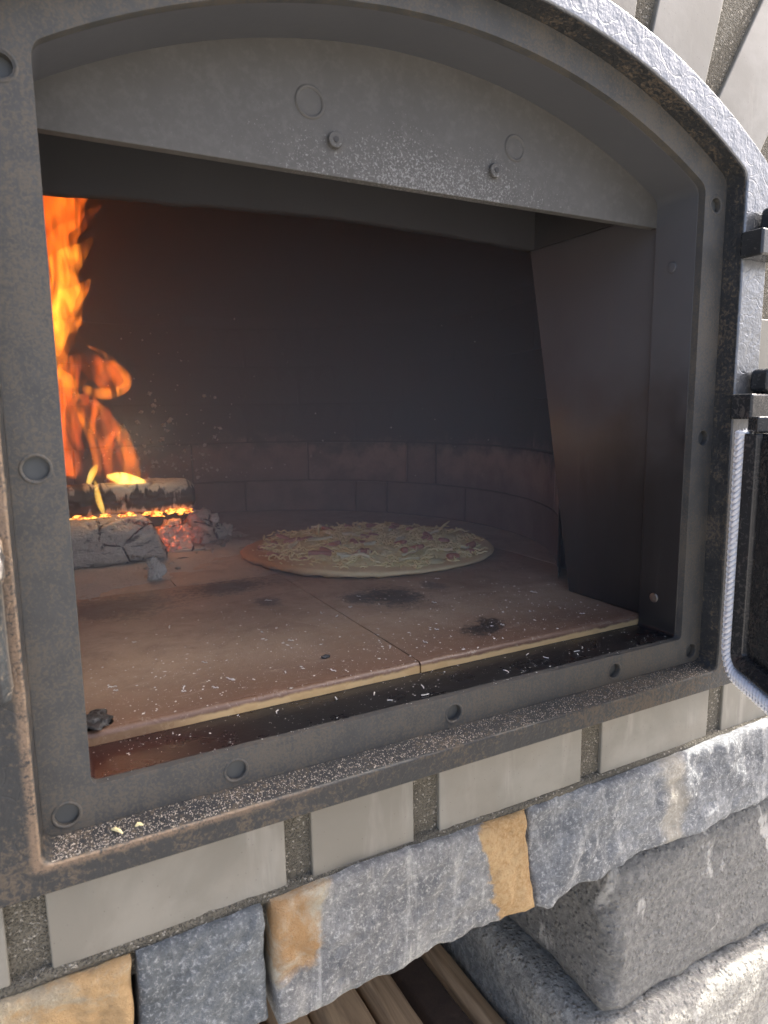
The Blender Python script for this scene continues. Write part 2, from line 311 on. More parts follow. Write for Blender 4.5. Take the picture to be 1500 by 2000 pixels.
# flame: incandescent gas, bright and thin towards its rims
def flame_mat(name, hot, cool, k, lo=.40, hi=.64):
    """glowing gas: light given off along its depth, so tongues are soft where they are thin"""
    t = M(name); t.n.remove(t.b)
    n1 = t.noise(1, 4, .55, 1.6, t.map((46, 34, 15), rot=(0, RAD(16), 0))); n2 = t.noise(1, 2, .5, .5, t.map((75, 50, 20), rot=(0, RAD(-10), 0)))
    c = t.mix(t.mr(n2, .35, .65), cool, hot)
    em = t.n.new('ShaderNodeEmission'); t.lk(c, em.inputs[0]); t.lk(t.mr(n1, lo, hi, k * .05, k), em.inputs[1])
    t.l.new(em.outputs[0], t.out.inputs['Volume'])
    t.m.cycles.volume_step_rate = .3
    return t.m
MT['flame'] = flame_mat('flame', (1, .27, .022), (1, .18, .011), 30)
MT['flame_red'] = flame_mat('flame_red', (1, .17, .012), (1, .12, .009), 19)
MT['flame_hot'] = flame_mat('flame_hot', (1, .62, .12), (1, .45, .05), 80, .2, .5)

# ------------------------------------------------------------------ object helpers
def tag(o, label=None, cat=None, group=None, kind=None):
    for k, v in (('label', label), ('category', cat), ('group', group), ('kind', kind)):
        if v: o[k] = v
    return o
def thing(name, loc, label, cat, group=None, kind=None):
    o = bpy.data.objects.new(name, None); col.objects.link(o); o.location = loc; o.empty_display_size = .02
    return tag(o, label, cat, group, kind)
def place(o, parent):
    if parent:
        o.parent = parent
        p = parent; off = Vector()
        while p: off += p.location; p = p.parent
        o.location = o.location - off
def link(name, me, mat, parent=None, loc=None, rot=None):
    o = bpy.data.objects.new(name, me); col.objects.link(o)
    if loc is not None: o.location = loc
    if rot is not None: o.rotation_euler = rot
    if mat and not me.materials: me.materials.append(MT[mat])
    place(o, parent); return o
def mesh(name, v, f, smooth=True, attrs=None, fix=True):
    me = bpy.data.meshes.new(name); me.from_pydata([tuple(p) for p in v], [], f)
    if fix:
        b = bmesh.new(); b.from_mesh(me); bmesh.ops.recalc_face_normals(b, faces=b.faces); b.to_mesh(me); b.free()
    if attrs:
        for k, vals in attrs.items():
            a = me.attributes.new(k, 'FLOAT', 'POINT'); a.data.foreach_set('value', vals)
    if smooth: me.shade_smooth()
    me.update(); return me
def bev(o, w, seg=2, ang=35):
    m = o.modifiers.new('bevel', 'BEVEL'); m.width = w; m.segments = seg; m.limit_method = 'ANGLE'; m.angle_limit = RAD(ang)
    m.harden_normals = True; return o
def obj(name, v, f, mat, parent=None, bevel=0, smooth=True, attrs=None, fix=True, seg=2):
    o = link(name, mesh(name, v, f, smooth, attrs, fix), mat, parent)
    if bevel: bev(o, bevel, seg)
    return o
BOXF = [(0, 1, 3, 2), (4, 6, 7, 5), (0, 4, 5, 1), (2, 3, 7, 6), (0, 2, 6, 4), (1, 5, 7, 3)]
def boxv(x0, x1, y0, y1, z0, z1): return [Vector((x, y, z)) for x in (x0, x1) for y in (y0, y1) for z in (z0, z1)]
def box(name, x0, x1, y0, y1, z0, z1, mat, parent=None, bevel=0, seg=2):
    """box with its origin at its own centre"""
    c = Vector(((x0 + x1) / 2, (y0 + y1) / 2, (z0 + z1) / 2))
    me = mesh(name, [p - c for p in boxv(x0, x1, y0, y1, z0, z1)], BOXF)
    o = link(name, me, mat, parent, loc=c)
    if bevel: bev(o, bevel, seg)
    else: me.shade_flat()
    return o
def tube(path, rad, k=8, caps=True):
    """rings along a 3D path; rad a number or a list; returns verts, faces"""
    v, f = [], []; n = len(path); up = None
    for i, p in enumerate(path):
        t = (path[min(i + 1, n - 1)] - path[max(i - 1, 0)]).normalized()
        if up is None: up = t.orthogonal().normalized()
        up = (up - t * up.dot(t)).normalized(); sd = t.cross(up)
        r = rad[i] if isinstance(rad, (list, tuple)) else rad
        for j in range(k):
            a = 2 * PI * j / k; v.append(p + (up * math.cos(a) + sd * math.sin(a)) * r)
    for i in range(n - 1):
        for j in range(k):
            f.append((i * k + j, i * k + (j + 1) % k, (i + 1) * k + (j + 1) % k, (i + 1) * k + j))
    if caps: f.append(tuple(range(k))[::-1]); f.append(tuple((n - 1) * k + j for j in range(k)))
    return v, f
def merge(parts):
    V, F = [], []
    for v, f in parts:
        b = len(V); V += v; F += [tuple(i + b for i in q) for q in f]
    return V, F
def disc(c, r, axis, h, k=24, dome=0):
    """short cylinder from c along axis (unit vector) of height h"""
    a = axis.orthogonal().normalized(); b = axis.cross(a); v = []; f = []
    for s in (0, 1):
        for j in range(k):
            t = 2 * PI * j / k; v.append(c + axis * (h * s) + (a * math.cos(t) + b * math.sin(t)) * r)
    v.append(c + axis * (h + dome))
    for j in range(k): f.append((j, (j + 1) % k, k + (j + 1) % k, k + j)); f.append((k + j, k + (j + 1) % k, 2 * k))
    f.append(tuple(range(k))); return v, f
def ringv(c, r, t, axis, h, k=36):
    """flat raised ring of radius r, wall t, height h"""
    a = axis.orthogonal().normalized(); b = axis.cross(a); v = []; f = []
    for (rr, hh) in ((r + t, 0), (r + t * .5, h), (r - t * .5, h), (r - t, 0)):
        for j in range(k):
            q = 2 * PI * j / k; v.append(c + axis * hh + (a * math.cos(q) + b * math.sin(q)) * rr)
    for i in range(3):
        for j in range(k): f.append((i * k + j, i * k + (j + 1) % k, (i + 1) * k + (j + 1) % k, (i + 1) * k + j))
    return v, f

# ================================================================== ground and oven masonry
GZ = -0.86
g = box('ground', -30, 30, -40, 30, GZ - .05, GZ, 'ground'); tag(g, 'pale paving in front of the oven', 'ground', kind='structure')

W = .46; CX, CZ = .23, -.041                                # opening width, centre of the arch
def contour(xl, xr, zb, R, rb=.004, rt=.010, nb=14, nf=6, ns=10, na=44):
    P = []
    for i in range(nb): P.append((xl + rb + (xr - xl - 2 * rb) * i / nb, zb))
    for i in range(nf): a = -PI / 2 + PI / 2 * i / nf; P.append((xr - rb + rb * math.cos(a), zb + rb + rb * math.sin(a)))
    fz = CZ + math.sqrt((R - rt) ** 2 - (xr - rt - CX) ** 2); phi = math.atan2(fz - CZ, xr - rt - CX)
    for i in range(ns): P.append((xr, zb + rb + (fz - zb - rb) * i / ns))
    for i in range(nf): a = phi * i / nf; P.append((xr - rt + rt * math.cos(a), fz + rt * math.sin(a)))
    for i in range(na + 1): a = phi + (PI - 2 * phi) * i / na; P.append((CX + R * math.cos(a), CZ + R * math.sin(a)))
    for i in range(1, nf + 1): a = (PI - phi) + phi * i / nf; P.append((xl + rt + rt * math.cos(a), fz + rt * math.sin(a)))
    for i in range(1, ns + 1): P.append((xl, fz + (zb + rb - fz) * i / ns))
    for i in range(1, nf): a = PI + PI / 2 * i / nf; P.append((xl + rb + rb * math.cos(a), zb + rb + rb * math.sin(a)))
    return P
def loft(rings, close=True):
    """rings: list of (contour, y)"""
    v, f = [], []; n = len(rings[0][0])
    for c, y in rings: v += [Vector((p[0], y, p[1])) for p in c]
    m = len(rings)
    for i in range(m if close else m - 1):
        a, b = i * n, ((i + 1) % m) * n
        for j in range(n): k = (j + 1) % n; f.append((a + j, a + k, b + k, b + j))
    return v, f
def OPEN(o=0, rt=.010): return contour(-o, W + o, -o, .463 + o, .004, rt)
def RECESS(zb=-.0225): return contour(-.0245, .4845, zb, .4825, .006, .013)
def OUTER(): return contour(-.054, .514, -.0425, .5045, .008, .022)

def clip_rect(c):                                            # the same number of points pushed out to a rectangle
    out = []
    for x, z in c:
        d = Vector((x - CX, z - .2)); s = min((.80 / abs(d.x)) if abs(d.x) > 1e-6 else 9, ((.42 if d.y > 0 else .318) / abs(d.y)) if abs(d.y) > 1e-6 else 9)
        out.append((CX + d.x * s, .2 + d.y * s))
    return out
body = thing('pizza_oven', (CX, .0, -.17), 'wood fired pizza oven with dark iron arched frame and open door', 'oven')
INNER = contour(-.03, .49, -.03, .49, .006, .013)
v, f = loft([(INNER, -.0008), (clip_rect(INNER), -.0008), (clip_rect(INNER), .045), (INNER, .045)])
obj('front_wall', v, f, 'mortar', body, smooth=False)
for (a, b_, c, d, e, h) in ((-.57, -.50, .045, 1.15, -.17, .62), (.96, 1.03, .045, 1.15, -.17, .62), (-.50, .96, 1.08, 1.15, -.17, .62)):
    box('side_wall', a, b_, c, d, e, h, 'body', body)
box('roof_slab', -.60, 1.06, .0455, 1.18, .621, .69, 'body', body)
box('base_slab', -.56, 1.02, .0455, 1.14, -.175, -.045, 'body', body)

# face bricks
wall = thing('brick_facing', (CX, 0, -.1), 'pale grey smooth facing bricks set round the iron frame in sandy mortar', 'brick wall')
BY0, BY1 = -.0042, .0035
bid = 0
def brick(cx, cz, wd, ht, ang=0):
    global bid; bid += 1
    key = 'face_brick_%d_%d' % (round(wd * 1e4), round(ht * 1e4))
    me = bpy.data.meshes.get(key)
    if not me:
        me = mesh(key, boxv(-wd / 2, wd / 2, BY0, BY1, -ht / 2, ht / 2), BOXF); me.materials.append(MT['brick'])
    o = link('brick', me, 'brick', wall, loc=(cx, random.uniform(-.0006, .0004), cz), rot=(random.uniform(-.004, .004), ang + random.uniform(-.008, .008), random.uniform(-.006, .006)))
    bev(o, .0012, 2); return o
for x0, x1 in ((-.190, -.0455), (-.0265, .1042), (.1210, .1946), (.2153, .3460), (.3675, .4950), (.5150, .5900), (.6090, .7400)):
    brick((x0 + x1) / 2, -.0665, x1 - x0, .057)
for sgn in (0,):                                             # soldier course round the arch: two measured bricks set the pitch
    sol = [(.4210, .4480, 14), (.4905, .4090, 30.5), (.345, .474, 8), (.268, .4835, 2), (.190, .4830, -3), (.113, .473, -9), (.037, .448, -14), (-.0305, .409, -30.5)]
    for bx, bz, a in sol:
        L = .135; r = RAD(a)
        brick(bx + math.sin(r) * (L / 2 - .016), bz + math.cos(r) * (L / 2 - .016), .0612, L, r)
for k in range(5):                                           # courses beside the frame
    z0 = .018 + k * .0735 - .075
    for sx in (-1, 1):
        off = .03 if k % 2 else 0
        for j in range(2):
            wd = .131 if (j + k) % 2 else .0735 + off * .5
            xs = .519 + j * (.152 if k % 2 == 0 else .098) + wd / 2
            zz = z0 + .0735
            if k == 4 and j == 0: continue
            brick(xs if sx > 0 else W - xs, zz, wd, .0565)

# mortar bed above the stones
v, f = [], []; NX = 160
for i in range(NX + 1):
    x = -.35 + 1.25 * i / NX
    for j, (y, z) in enumerate(((.004, -.0925), (-.0035, -.0935), (-.0058, -.0962), (-.0056, -.0995), (.002, -.106))):
        q = noise.noise(Vector((x * 60, j * 3.3, 0))) * .0011 + noise.noise(Vector((x * 9, j, 4))) * .0010
        v.append(Vector((x, y - q * .8, z + q)))
for i in range(NX):
    for j in range(4): a = i * 5 + j; f.append((a, a + 1, a + 6, a + 5))
obj('mortar_bed', v, f, 'mortar', wall)

# ledge stones
ledge = thing('stone_ledge', (CX, 0, -.18), 'row of rough split quartzite slabs in grey and ochre under the brick course', 'stone ledge')
def interp(tab, x):
    if x <= tab[0][0]: return tab[0][1]
    for (a, b), (c, d) in zip(tab, tab[1:]):
        if x <= c: return b + (d - b) * (x - a) / (c - a)
    return tab[-1][1]
def slab_stone(name, top, bot, x0b, x1b, x0t, x1t, mat, seed, label, facet=None, nx=90, nz=50, amp=.0042):
    v, f = [], []
    for i in range(nx + 1):
        for j in range(nz + 1):
            u, t = i / nx, j / nz
            x = (x0b + (x1b - x0b) * u) * (1 - t) + (x0t + (x1t - x0t) * u) * t
            z = interp(bot, x) * (1 - t) + interp(top, x) * t
            e = min(u * (x1b - x0b), (1 - u) * (x1b - x0b), t * .08, (1 - t) * .08)
            p = Vector((x * 22, z * 22, seed))
            d = amp * (noise.fractal(p, 1.0, 2.1, 5) + .7 * noise.noise(p * .45)) + .0012 * noise.fractal(p * 5, 1, 2, 3)
            cel = noise.voronoi(Vector((x * 34, z * 26, seed * 2.0)))[0]; d += .0050 * min(cel[1] - cel[0], .35)
            d -= .0035 * math.exp(-e / .0022)
            if facet: d += facet(x, z)
            jz = noise.noise(Vector((x * 70, seed, t * 3))) * .0012 * (1 if j in (0, nz) else 0)
            v.append(Vector((x + noise.noise(Vector((z * 60, seed + 5, u * 2))) * .0009, -.0125 - d, z + jz)))
    n = nz + 1
    for i in range(nx):
        for j in range(nz): a = i * n + j; f.append((a, a + 1, a + n + 1, a + n))
    rim = [i * n for i in range(nx + 1)] + [nx * n + j for j in range(1, n)] + [i * n + nz for i in range(nx - 1, -1, -1)] + [j for j in range(nz - 1, 0, -1)]
    b = len(v)
    for q in rim: v.append(Vector((v[q].x, .030, v[q].z)))
    for i in range(len(rim)): k = (i + 1) % len(rim); f.append((rim[i], rim[k], b + k, b + i))
    f.append(tuple(range(b, b + len(rim))))
    o = obj(name, v, f, mat, ledge); o['label'] = label; return o
slab_stone('stone', [(-.3, -.100), (.02, -.1005)], [(-.3, -.178), (.02, -.176)], -.135, .0098, -.135, .0118, 'stoneA', 1.3, 'ochre and cream stone at the left end of the ledge')
slab_stone('stone', [(.0, -.1005), (.09, -.0978)], [(.0, -.176), (.09, -.1745)], .0135, .0868, .0147, .0862, 'stoneB', 4.1, 'dark blue grey stone next to the ochre one', nx=60)
slab_stone('stone', [(.09, -.0978), (.15, -.0952), (.21, -.0967), (.29, -.0991)], [(.09, -.179), (.125, -.1805), (.186, -.178), (.2416, -.1775), (.285, -.1785), (.296, -.176)], .0925, .2945, .0915, .2885, 'stoneC', 7.7, 'long grey stone with an ochre right end and ochre upper left corner', nx=130)
def facD(x, z):
    a = max(0, .308 + (z + .185) * .60 - x); return -min(a * .22, .0055)
slab_stone('stone', [(.29, -.0985), (.43, -.0988), (.57, -.0955), (.7, -.097)], [(.29, -.176), (.300, -.180), (.3087, -.1852), (.316, -.184), (.325, -.181), (.3675, -.1800), (.402, -.1745), (.506, -.1772), (.58, -.175), (.7, -.177)], .2990, .655, .2925, .655, 'stoneD', 11.2, 'long blue grey stone with chipped lower left corner and pale veins', facD, nx=190)

# concrete piers
def rough_block(name, x0, x1, y0, y1, z0, z1, mat, parent, seed, r=.022):
    b = bmesh.new(); bmesh.ops.create_cube(b, size=1)
    c = Vector(((x0 + x1) / 2, (y0 + y1) / 2, (z0 + z1) / 2)); s = Vector((x1 - x0, y1 - y0, z1 - z0))
    for q in b.verts: q.co = Vector((q.co.x * s.x, q.co.y * s.y, q.co.z * s.z))
    bmesh.ops.bevel(b, geom=b.edges[:], offset=r, segments=5, profile=.5, affect='EDGES')
    for _ in range(4): bmesh.ops.subdivide_edges(b, edges=[e for e in b.edges if e.calc_length() > .011], cuts=1, use_grid_fill=True)
    bmesh.ops.triangulate(b, faces=b.faces)
    b.normal_update()
    for q in b.verts:
        p = (q.co + c) * 26 + Vector((seed, 0, 0))
        q.co += q.normal * (.0042 * noise.fractal(p, 1, 2.1, 5) + .0016 * noise.fractal(p * 5, 1, 2, 3))
    me = bpy.data.meshes.new(name); b.to_mesh(me); b.free(); me.shade_smooth()
    return link(name, me, mat, parent, loc=c)
pier = thing('concrete_pier', (.55, .15, GZ), 'stack of rough grey concrete blocks carrying the right end of the stone ledge', 'block pier')
rough_block('block', .392, .74, .000, .36, -.339, -.1865, 'blockdark', pier, 3, .016)['label'] = 'dark grey upper block'
rough_block('block', .366, .76, -.014, .38, -.505, -.342, 'blockpale', pier, 8, .018)['label'] = 'pale lower block'
box('block', .372, .755, -.008, .37, -.68, -.508, 'blockpale', pier, .012)
box('block', .37, .755, -.008, .37, GZ + .001, -.683, 'blockdark', pier, .012)
pierl = thing('concrete_pier', (-.28, .15, GZ), 'stack of grey concrete blocks at the far left under the ledge, beyond the picture edge', 'block pier')
for k, (a, b_) in enumerate(((GZ + .001, -.683), (-.68, -.508), (-.505, -.342), (-.339, -.1865))):
    box('block', -.5, -.16, -.008, .37, a, b_, 'blockdark', pierl, .012)
sh = box('niche_shelf', -.158, .364, .012, .55, -.47, -.43, 'blockpale', None, .003); tag(sh, 'concrete shelf in the niche carrying the firewood', 'shelf', kind='structure')
sw = box('niche_back_wall', -.158, .364, .552, .58, GZ + .001, -.178, 'body'); tag(sw, 'back wall of the firewood niche', 'wall', kind='structure')

# firewood
def stick(x, wd, top, hgt, roll, mat, label, y0=.02, y1=.42, yaw=0):
    v, f = [], []; n = 16; prof = []
    for (a, b) in ((-.5, -.5), (.5, -.5), (.5, .32), (.38, .5), (-.30, .5), (-.5, .25)): prof.append((a * wd, b * hgt))
    k = len(prof); sd = x * 100
    for i in range(n + 1):
        y = (y1 - y0) * (i / n - .5)
        for j, (a, b) in enumerate(prof):
            d = noise.noise(Vector((j * 3 + sd, y * 14, 0))) * .0022
            v.append(Vector((a + d, y, b + d)))
    for i in range(n):
        for j in range(k): f.append((i * k + j, i * k + (j + 1) % k, (i + 1) * k + (j + 1) % k, (i + 1) * k + j))
    f.append(tuple(range(k))); f.append(tuple(n * k + j for j in range(k)))
    me = mesh('firewood_stick', v, f); me.materials.append(MT[mat])
    o = link('firewood_stick', me, mat, None, loc=(x, (y0 + y1) / 2, top - hgt / 2), rot=(0, RAD(roll), RAD(yaw))); bev(o, .002)
    tag(o, label, 'firewood', 'firewood sticks in the niche')
stick(.342, .030, -.404, .024, 24, 'wood', 'narrow pale firewood stick lying against the concrete block', yaw=2)
stick(.304, .044, -.398, .028, -3, 'bark', 'dark brown bark covered firewood stick second from the concrete block', yaw=1)
stick(.261, .036, -.390, .036, 4, 'wood', 'brown firewood stick just left of the dark bark stick', yaw=1)
stick(.214, .050, -.388, .038, -3, 'wood', 'wide brown firewood stick in the middle of the niche pile', yaw=.5)
stick(.166, .038, -.389, .038, 3, 'wood', 'firewood stick left of the wide middle one', yaw=-.5)
stick(.121, .042, -.392, .036, -2, 'wood', 'leftmost firewood stick showing under the banded stone', yaw=0)
stick(.074, .040, -.390, .036, 5, 'wood', 'firewood stick hidden behind the blue grey ledge stone', yaw=0)

# ================================================================== chamber
ZF = .008
hearth = thing('hearth_floor', (CX, .4, -.0), 'brown square tiled hearth floor scattered with ash', 'floor', kind='structure')
box('hearth_bed', -.19, .66, .0475, .90, -.044, -.0008, 'bed', hearth)
J = .0007
def tile(x0, x1, y0, y1):
    if y0 > .06: return box('tile', x0 + J, x1 - J, y0 + J, y1 - J, -.0005, ZF + random.uniform(-.0003, .0002), 'tile', hearth, .0007, 2)
    r = .0042; pr = [(y1 - J, -.0005), (y1 - J, ZF - .0006), (y1 - J - .0006, ZF)] + [(y0 + r - r * math.sin(a), ZF - r + r * math.cos(a)) for a in (PI / 12 * q for q in range(7))] + [(y0, -.0005)]
    v, f = [], []; n = 60; k = len(pr)                          # worn rounded nose along the front
    for i in range(n + 1):
        x = x0 + J + (x1 - x0 - 2 * J) * i / n; wv = noise.noise(Vector((x * 45, 0, 2))) * .0005 + noise.noise(Vector((x * 160, 0, 5))) * .0003
        v += [Vector((x, y + (wv if y < y0 + .01 else 0), z + (wv * .5 if y < y0 + .01 and z > 0 else 0))) for y, z in pr]
    for i in range(n):
        for j in range(k): f.append((i * k + j, i * k + (j + 1) % k, (i + 1) * k + (j + 1) % k, (i + 1) * k + j))
    f.append(tuple(range(k))); f.append(tuple(n * k + j for j in range(k)))
    o = obj('tile', v, f, 'tile', hearth); o.data.set_sharp_from_angle(angle=RAD(50)); return o
for xs, ys in (((-.075, .232, .539), (.0478, .370)), ((-.19, .118, .425, .655), (.370, .692)), ((-.19, -.075, .232, .539, .655), (.692, .90))):
    for a, b_ in zip(xs, xs[1:]): tile(a, b_, *ys)
tile(-.19, -.075, .15, .370); tile(.539, .655, .15, .370)

CC = Vector((.235, .49)); CR = .395
chm = thing('chamber_wall', (CC.x, CC.y, 0), 'soot blackened round firebrick wall at the back of the oven', 'oven wall', kind='structure')
A0, A1 = -52, 232
v, f = [], []; prof = [(CR + .0035, -.01), (CR + .0035, .36), (CR * .97, .43), (CR * .86, .50), (CR * .66, .555), (CR * .36, .59), (.01, .60)]
NA = 72
for i in range(NA + 1):
    a = 2 * PI * i / NA
    for (r, z) in prof: v.append(Vector((CC.x + r * math.cos(a), CC.y + r * math.sin(a), z)))
n = len(prof)
for i in range(NA):
    am = math.degrees(2 * PI * (i + .5) / NA)
    front = 232 < am < 308
    for j in range(n - 1):
        if front and j < 6: continue
        q = i * n + j; f.append((q, q + n, q + n + 1, q + 1))
obj('dome_lining', v, f, 'cmortar', chm)
def fire_brick(a0, a1, z0, z1):
    k = 6; v, f = [], []; jg = .0013
    da = math.degrees(jg / CR); a0 += da; a1 -= da; rj = random.uniform(-.0015, .0015) if z0 < .13 else .0026
    for i in range(k + 1):
        a = RAD(a0 + (a1 - a0) * i / k)
        for r, z in ((CR + rj, z0 + jg * .8), (CR + rj + .001, z1 - jg * .8), (CR + .03, z1 - jg * .8), (CR + .03, z0 + jg * .8)):
            v.append(Vector((CC.x + r * math.cos(a), CC.y + r * math.sin(a), z)))
    for i in range(k):
        for j in range(4): f.append((i * 4 + j, i * 4 + (j + 1) % 4, (i + 1) * 4 + (j + 1) % 4, (i + 1) * 4 + j))
    f.append((0, 1, 2, 3)); f.append(tuple(k * 4 + j for j in range(4)))
    obj('firebrick', v, f, 'firebrick', chm, .0016)
courses = [[-42, -18.2, 9.6, 34.2, 43.2, 73.6, 104, 134, 164, 195, 222], [-42, -33, -6.3, 19.2, 27.9, 56.4, 87.2, 117, 147, 178, 208, 222]]
for k in range(4): courses.append([-42] + [-50 + (20 if k % 2 else 34) + 29.5 * i for i in range(8)] + [222])
zs = [ZF, .0655, .137, .205, .272, .340, .398]
for cs, z0, z1 in zip(courses, zs, zs[1:]):
    for a, b_ in zip(cs, cs[1:]): fire_brick(a, b_, z0, z1)
# vestibule panels, flue, front return walls
for sx in (0, 1):
    xa, xb = (.465, .471) if sx else (-.011, -.005)
    v = [Vector((x, y, z)) for x in (xa, xb) for (y, z) in ((.0465, ZF + .0003), (.140, ZF + .0003), (.2105, .3555), (.0465, .3555))]
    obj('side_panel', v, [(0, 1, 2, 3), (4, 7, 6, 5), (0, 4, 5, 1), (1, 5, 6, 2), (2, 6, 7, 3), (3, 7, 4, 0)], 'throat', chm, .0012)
    box('brick_end_filler', *((.529, .60) if sx else (-.13, -.059)), .1425, .2270, ZF + .0006, .3500, 'soot', chm)  # added dark filler that hides the daylit brick ends
    xo = .70 if sx else -.23
    s = xb if sx else xa
    v = [Vector((x, y, z)) for x in (s, xo) for (y, z) in ((.141, ZF + .001), (.2105, .3555), (.2105, .62), (.20, .62), (.20, .3555), (.13, ZF + .001))]
    obj('front_return', v, [(0, 1, 7, 6), (1, 2, 8, 7), (3, 4, 10, 9), (4, 5, 11, 10), (0, 6, 11, 5), (2, 3, 9, 8)], 'soot', chm, smooth=False)
    v = [Vector((x, y, z)) for x in (xa, xb) for (y, z) in ((.0465, .3557), (.208, .3557), (.208, .62), (.0465, .62))]
    obj('flue_side', v, [(0, 1, 2, 3), (4, 7, 6, 5), (0, 4, 5, 1), (1, 5, 6, 2), (2, 6, 7, 3), (3, 7, 4, 0)], 'soot', chm, smooth=False)
v, f = [], []                                               # collar between flue and dome, its lower edge slightly ragged
NN = 60
for i in range(NN + 1):
    x = -.0048 + .4696 * i / NN
    zb = interp([(-.01, .3515), (.085, .3575), (.10, .3560), (.125, .3585), (.23, .3620), (.35, .3600), (.46, .3550)], x) + noise.noise(Vector((x * 60, 0, 0))) * .0008
    for (y, z) in ((.203, zb + .0015), (.203, .62), (.212, .62), (.212, zb)): v.append(Vector((x, y, z)))
for i in range(NN):
    for j in range(4): f.append((i * 4 + j, i * 4 + (j + 1) % 4, (i + 1) * 4 + (j + 1) % 4, (i + 1) * 4 + j))
obj('flue_collar', v, f, 'soot', chm)

# ash scale stuck to the sooty wall, bigger flakes lower left
def octa(p, r, sx, sy, sz, rot):
    q = [Vector(t) for t in ((1, 0, 0), (-1, 0, 0), (0, 1, 0), (0, -1, 0), (0, 0, 1), (0, 0, -1))]
    e = rot.to_matrix()
    v = [p + e @ Vector((t.x * r * sx, t.y * r * sy, t.z * r * sz)) * random.uniform(.7, 1.25) for t in q]
    return v, [(0, 2, 4), (2, 1, 4), (1, 3, 4), (3, 0, 4), (2, 0, 5), (1, 2, 5), (3, 1, 5), (0, 3, 5)]
def rr(): return Euler((random.uniform(0, 6), random.uniform(0, 6), random.uniform(0, 6)))
parts = []
for i in range(300):
    a = random.gauss(95, 14) if random.random() < .75 else random.uniform(0, 110)
    z = abs(random.gauss(0, .07)) + .075 if random.random() < .8 else random.uniform(.08, .4)
    r = random.choice((.0008, .001, .0014, .0018, .0026, .0036)) * (1.25 if z < .24 and 78 < a < 125 else .5)
    p = Vector((CC.x + (CR - .0002) * math.cos(RAD(a)), CC.y + (CR - .0002) * math.sin(RAD(a)), z))
    parts.append(octa(p, r, 1, 1, 1.1, rr()))
v, f = merge(parts); tag(obj('wall_ash_flecks', v, f, 'flake', None, smooth=False), 'pale flecks of ash clinging to the sooty back wall', 'ash', kind='stuff')

# ================================================================== iron frame
def FRONT(): return contour(-.0262, .4848, -.0272, .4826, .006, .013)
v, f = loft([(RECESS(), .006), (RECESS(), -.0004), (FRONT(), -.0172), (OUTER(), -.0172), (OUTER(), -.0040), (contour(-.0285, .4885, -.027, .487, .006, .013), -.0035), (contour(-.0285, .4885, -.027, .487, .006, .013), .006)])
frame = obj('door_frame', v, f, 'flange', body, .0014, seg=3); frame['label'] = 'dark dusty cast iron arched door frame with bolt holes'
v, f = loft([(OPEN(), .0062), (OPEN(), 0), (RECESS(), 0), (RECESS(), .0062)])
seat = obj('door_seat', v, f, 'seat', frame)
holes = [(xh, zh) for zh, xs in ((-.0126, (-.0130, .0772, .2300, .3828, .4730)), (.1689, (-.0130, .4730)), (.3487, (-.0130, .4730))) for xh in xs]
HR = .0058
cut = []
for hx, hz in holes: cut.append(disc(Vector((hx, -.004, hz)), HR if hz < .3 else HR * .9, Vector((0, 1, 0)), .014, 28))
cv, cf = merge(cut); cutter = obj('cut', cv, cf, 'seat')
bm_ = seat.modifiers.new('b', 'BOOLEAN'); bm_.object = cutter; bm_.operation = 'DIFFERENCE'; bm_.solver = 'EXACT'
bpy.context.view_layer.update()
dg = bpy.context.evaluated_depsgraph_get()
nm = bpy.data.meshes.new_from_object(seat.evaluated_get(dg)); seat.modifiers.clear(); seat.data = nm
bpy.data.objects.remove(cutter)
bev(seat, .0007, 2, 50)
for hx, hz in holes:
    deep = .0026 if (hx < .1 and hz < .3) else .0045
    v, f = disc(Vector((hx, deep + .004, hz)), HR * 1.1, Vector((0, -1, 0)), .004, 24)
    h = obj('bolt_plug', v, f, 'plug', frame, smooth=False)
    v, f = ringv(Vector((hx, -.0001, hz)), HR + .0009, .0008, Vector((0, -1, 0)), .00035)
    obj('hole_rim', v, f, 'seat', frame)
v, f = loft([(OPEN(.0004), .0064), (OPEN(.0004), .0462), (OPEN(.0045), .0462), (OPEN(.0045), .0064)])
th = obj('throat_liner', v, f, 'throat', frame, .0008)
th.data.materials.append(MT['sill'])
for p in th.data.polygons:
    if p.center.z < .002: p.material_index = 1
# thin sill strip on to which the tiles butt
box('sill_strip', .001, .459, .0463, .0488, -.006, -.0006, 'sill', frame)

# lintel plate
top = [(x, z) for x, z in OPEN(.0016) if z > .3405]
top.sort(key=lambda p: -p[0])
pts = [(.4615, .3405)] + top + [(-.0015, .3405)]
b = bmesh.new()
fr = [b.verts.new((x, .0455, z)) for x, z in pts]; fa = b.faces.new(fr)
ex = bmesh.ops.extrude_face_region(b, geom=[fa]); vs_ = [e for e in ex['geom'] if isinstance(e, bmesh.types.BMVert)]
bmesh.ops.translate(b, verts=vs_, vec=(0, .007, 0)); bmesh.ops.recalc_face_normals(b, faces=b.faces)
me = bpy.data.meshes.new('lintel_plate'); b.to_mesh(me); b.free()
lp = link('lintel_plate', me, 'lintel', frame); bev(lp, .0005, 2, 60)
NY = Vector((0, -1, 0))
for x, z, r in ((.1541, .3810, .0088), (.3119, .3793, .0082)):
    v, f = ringv(Vector((x, .0457, z)), r, .0012, NY, .0012); obj('cast_ring', v, f, 'lintel', frame)
for x, z in ((.1697, .3613), (.2934, .3611)):
    v, f = disc(Vector((x, .0457, z)), .0049, NY, .0034, 24); obj('screw_head', v, f, 'lintel', frame, .0007)
    v, f = disc(Vector((x, .0424, z)), .0019, NY, .0006, 6); obj('screw_socket', v, f, 'soot', frame, smooth=False)
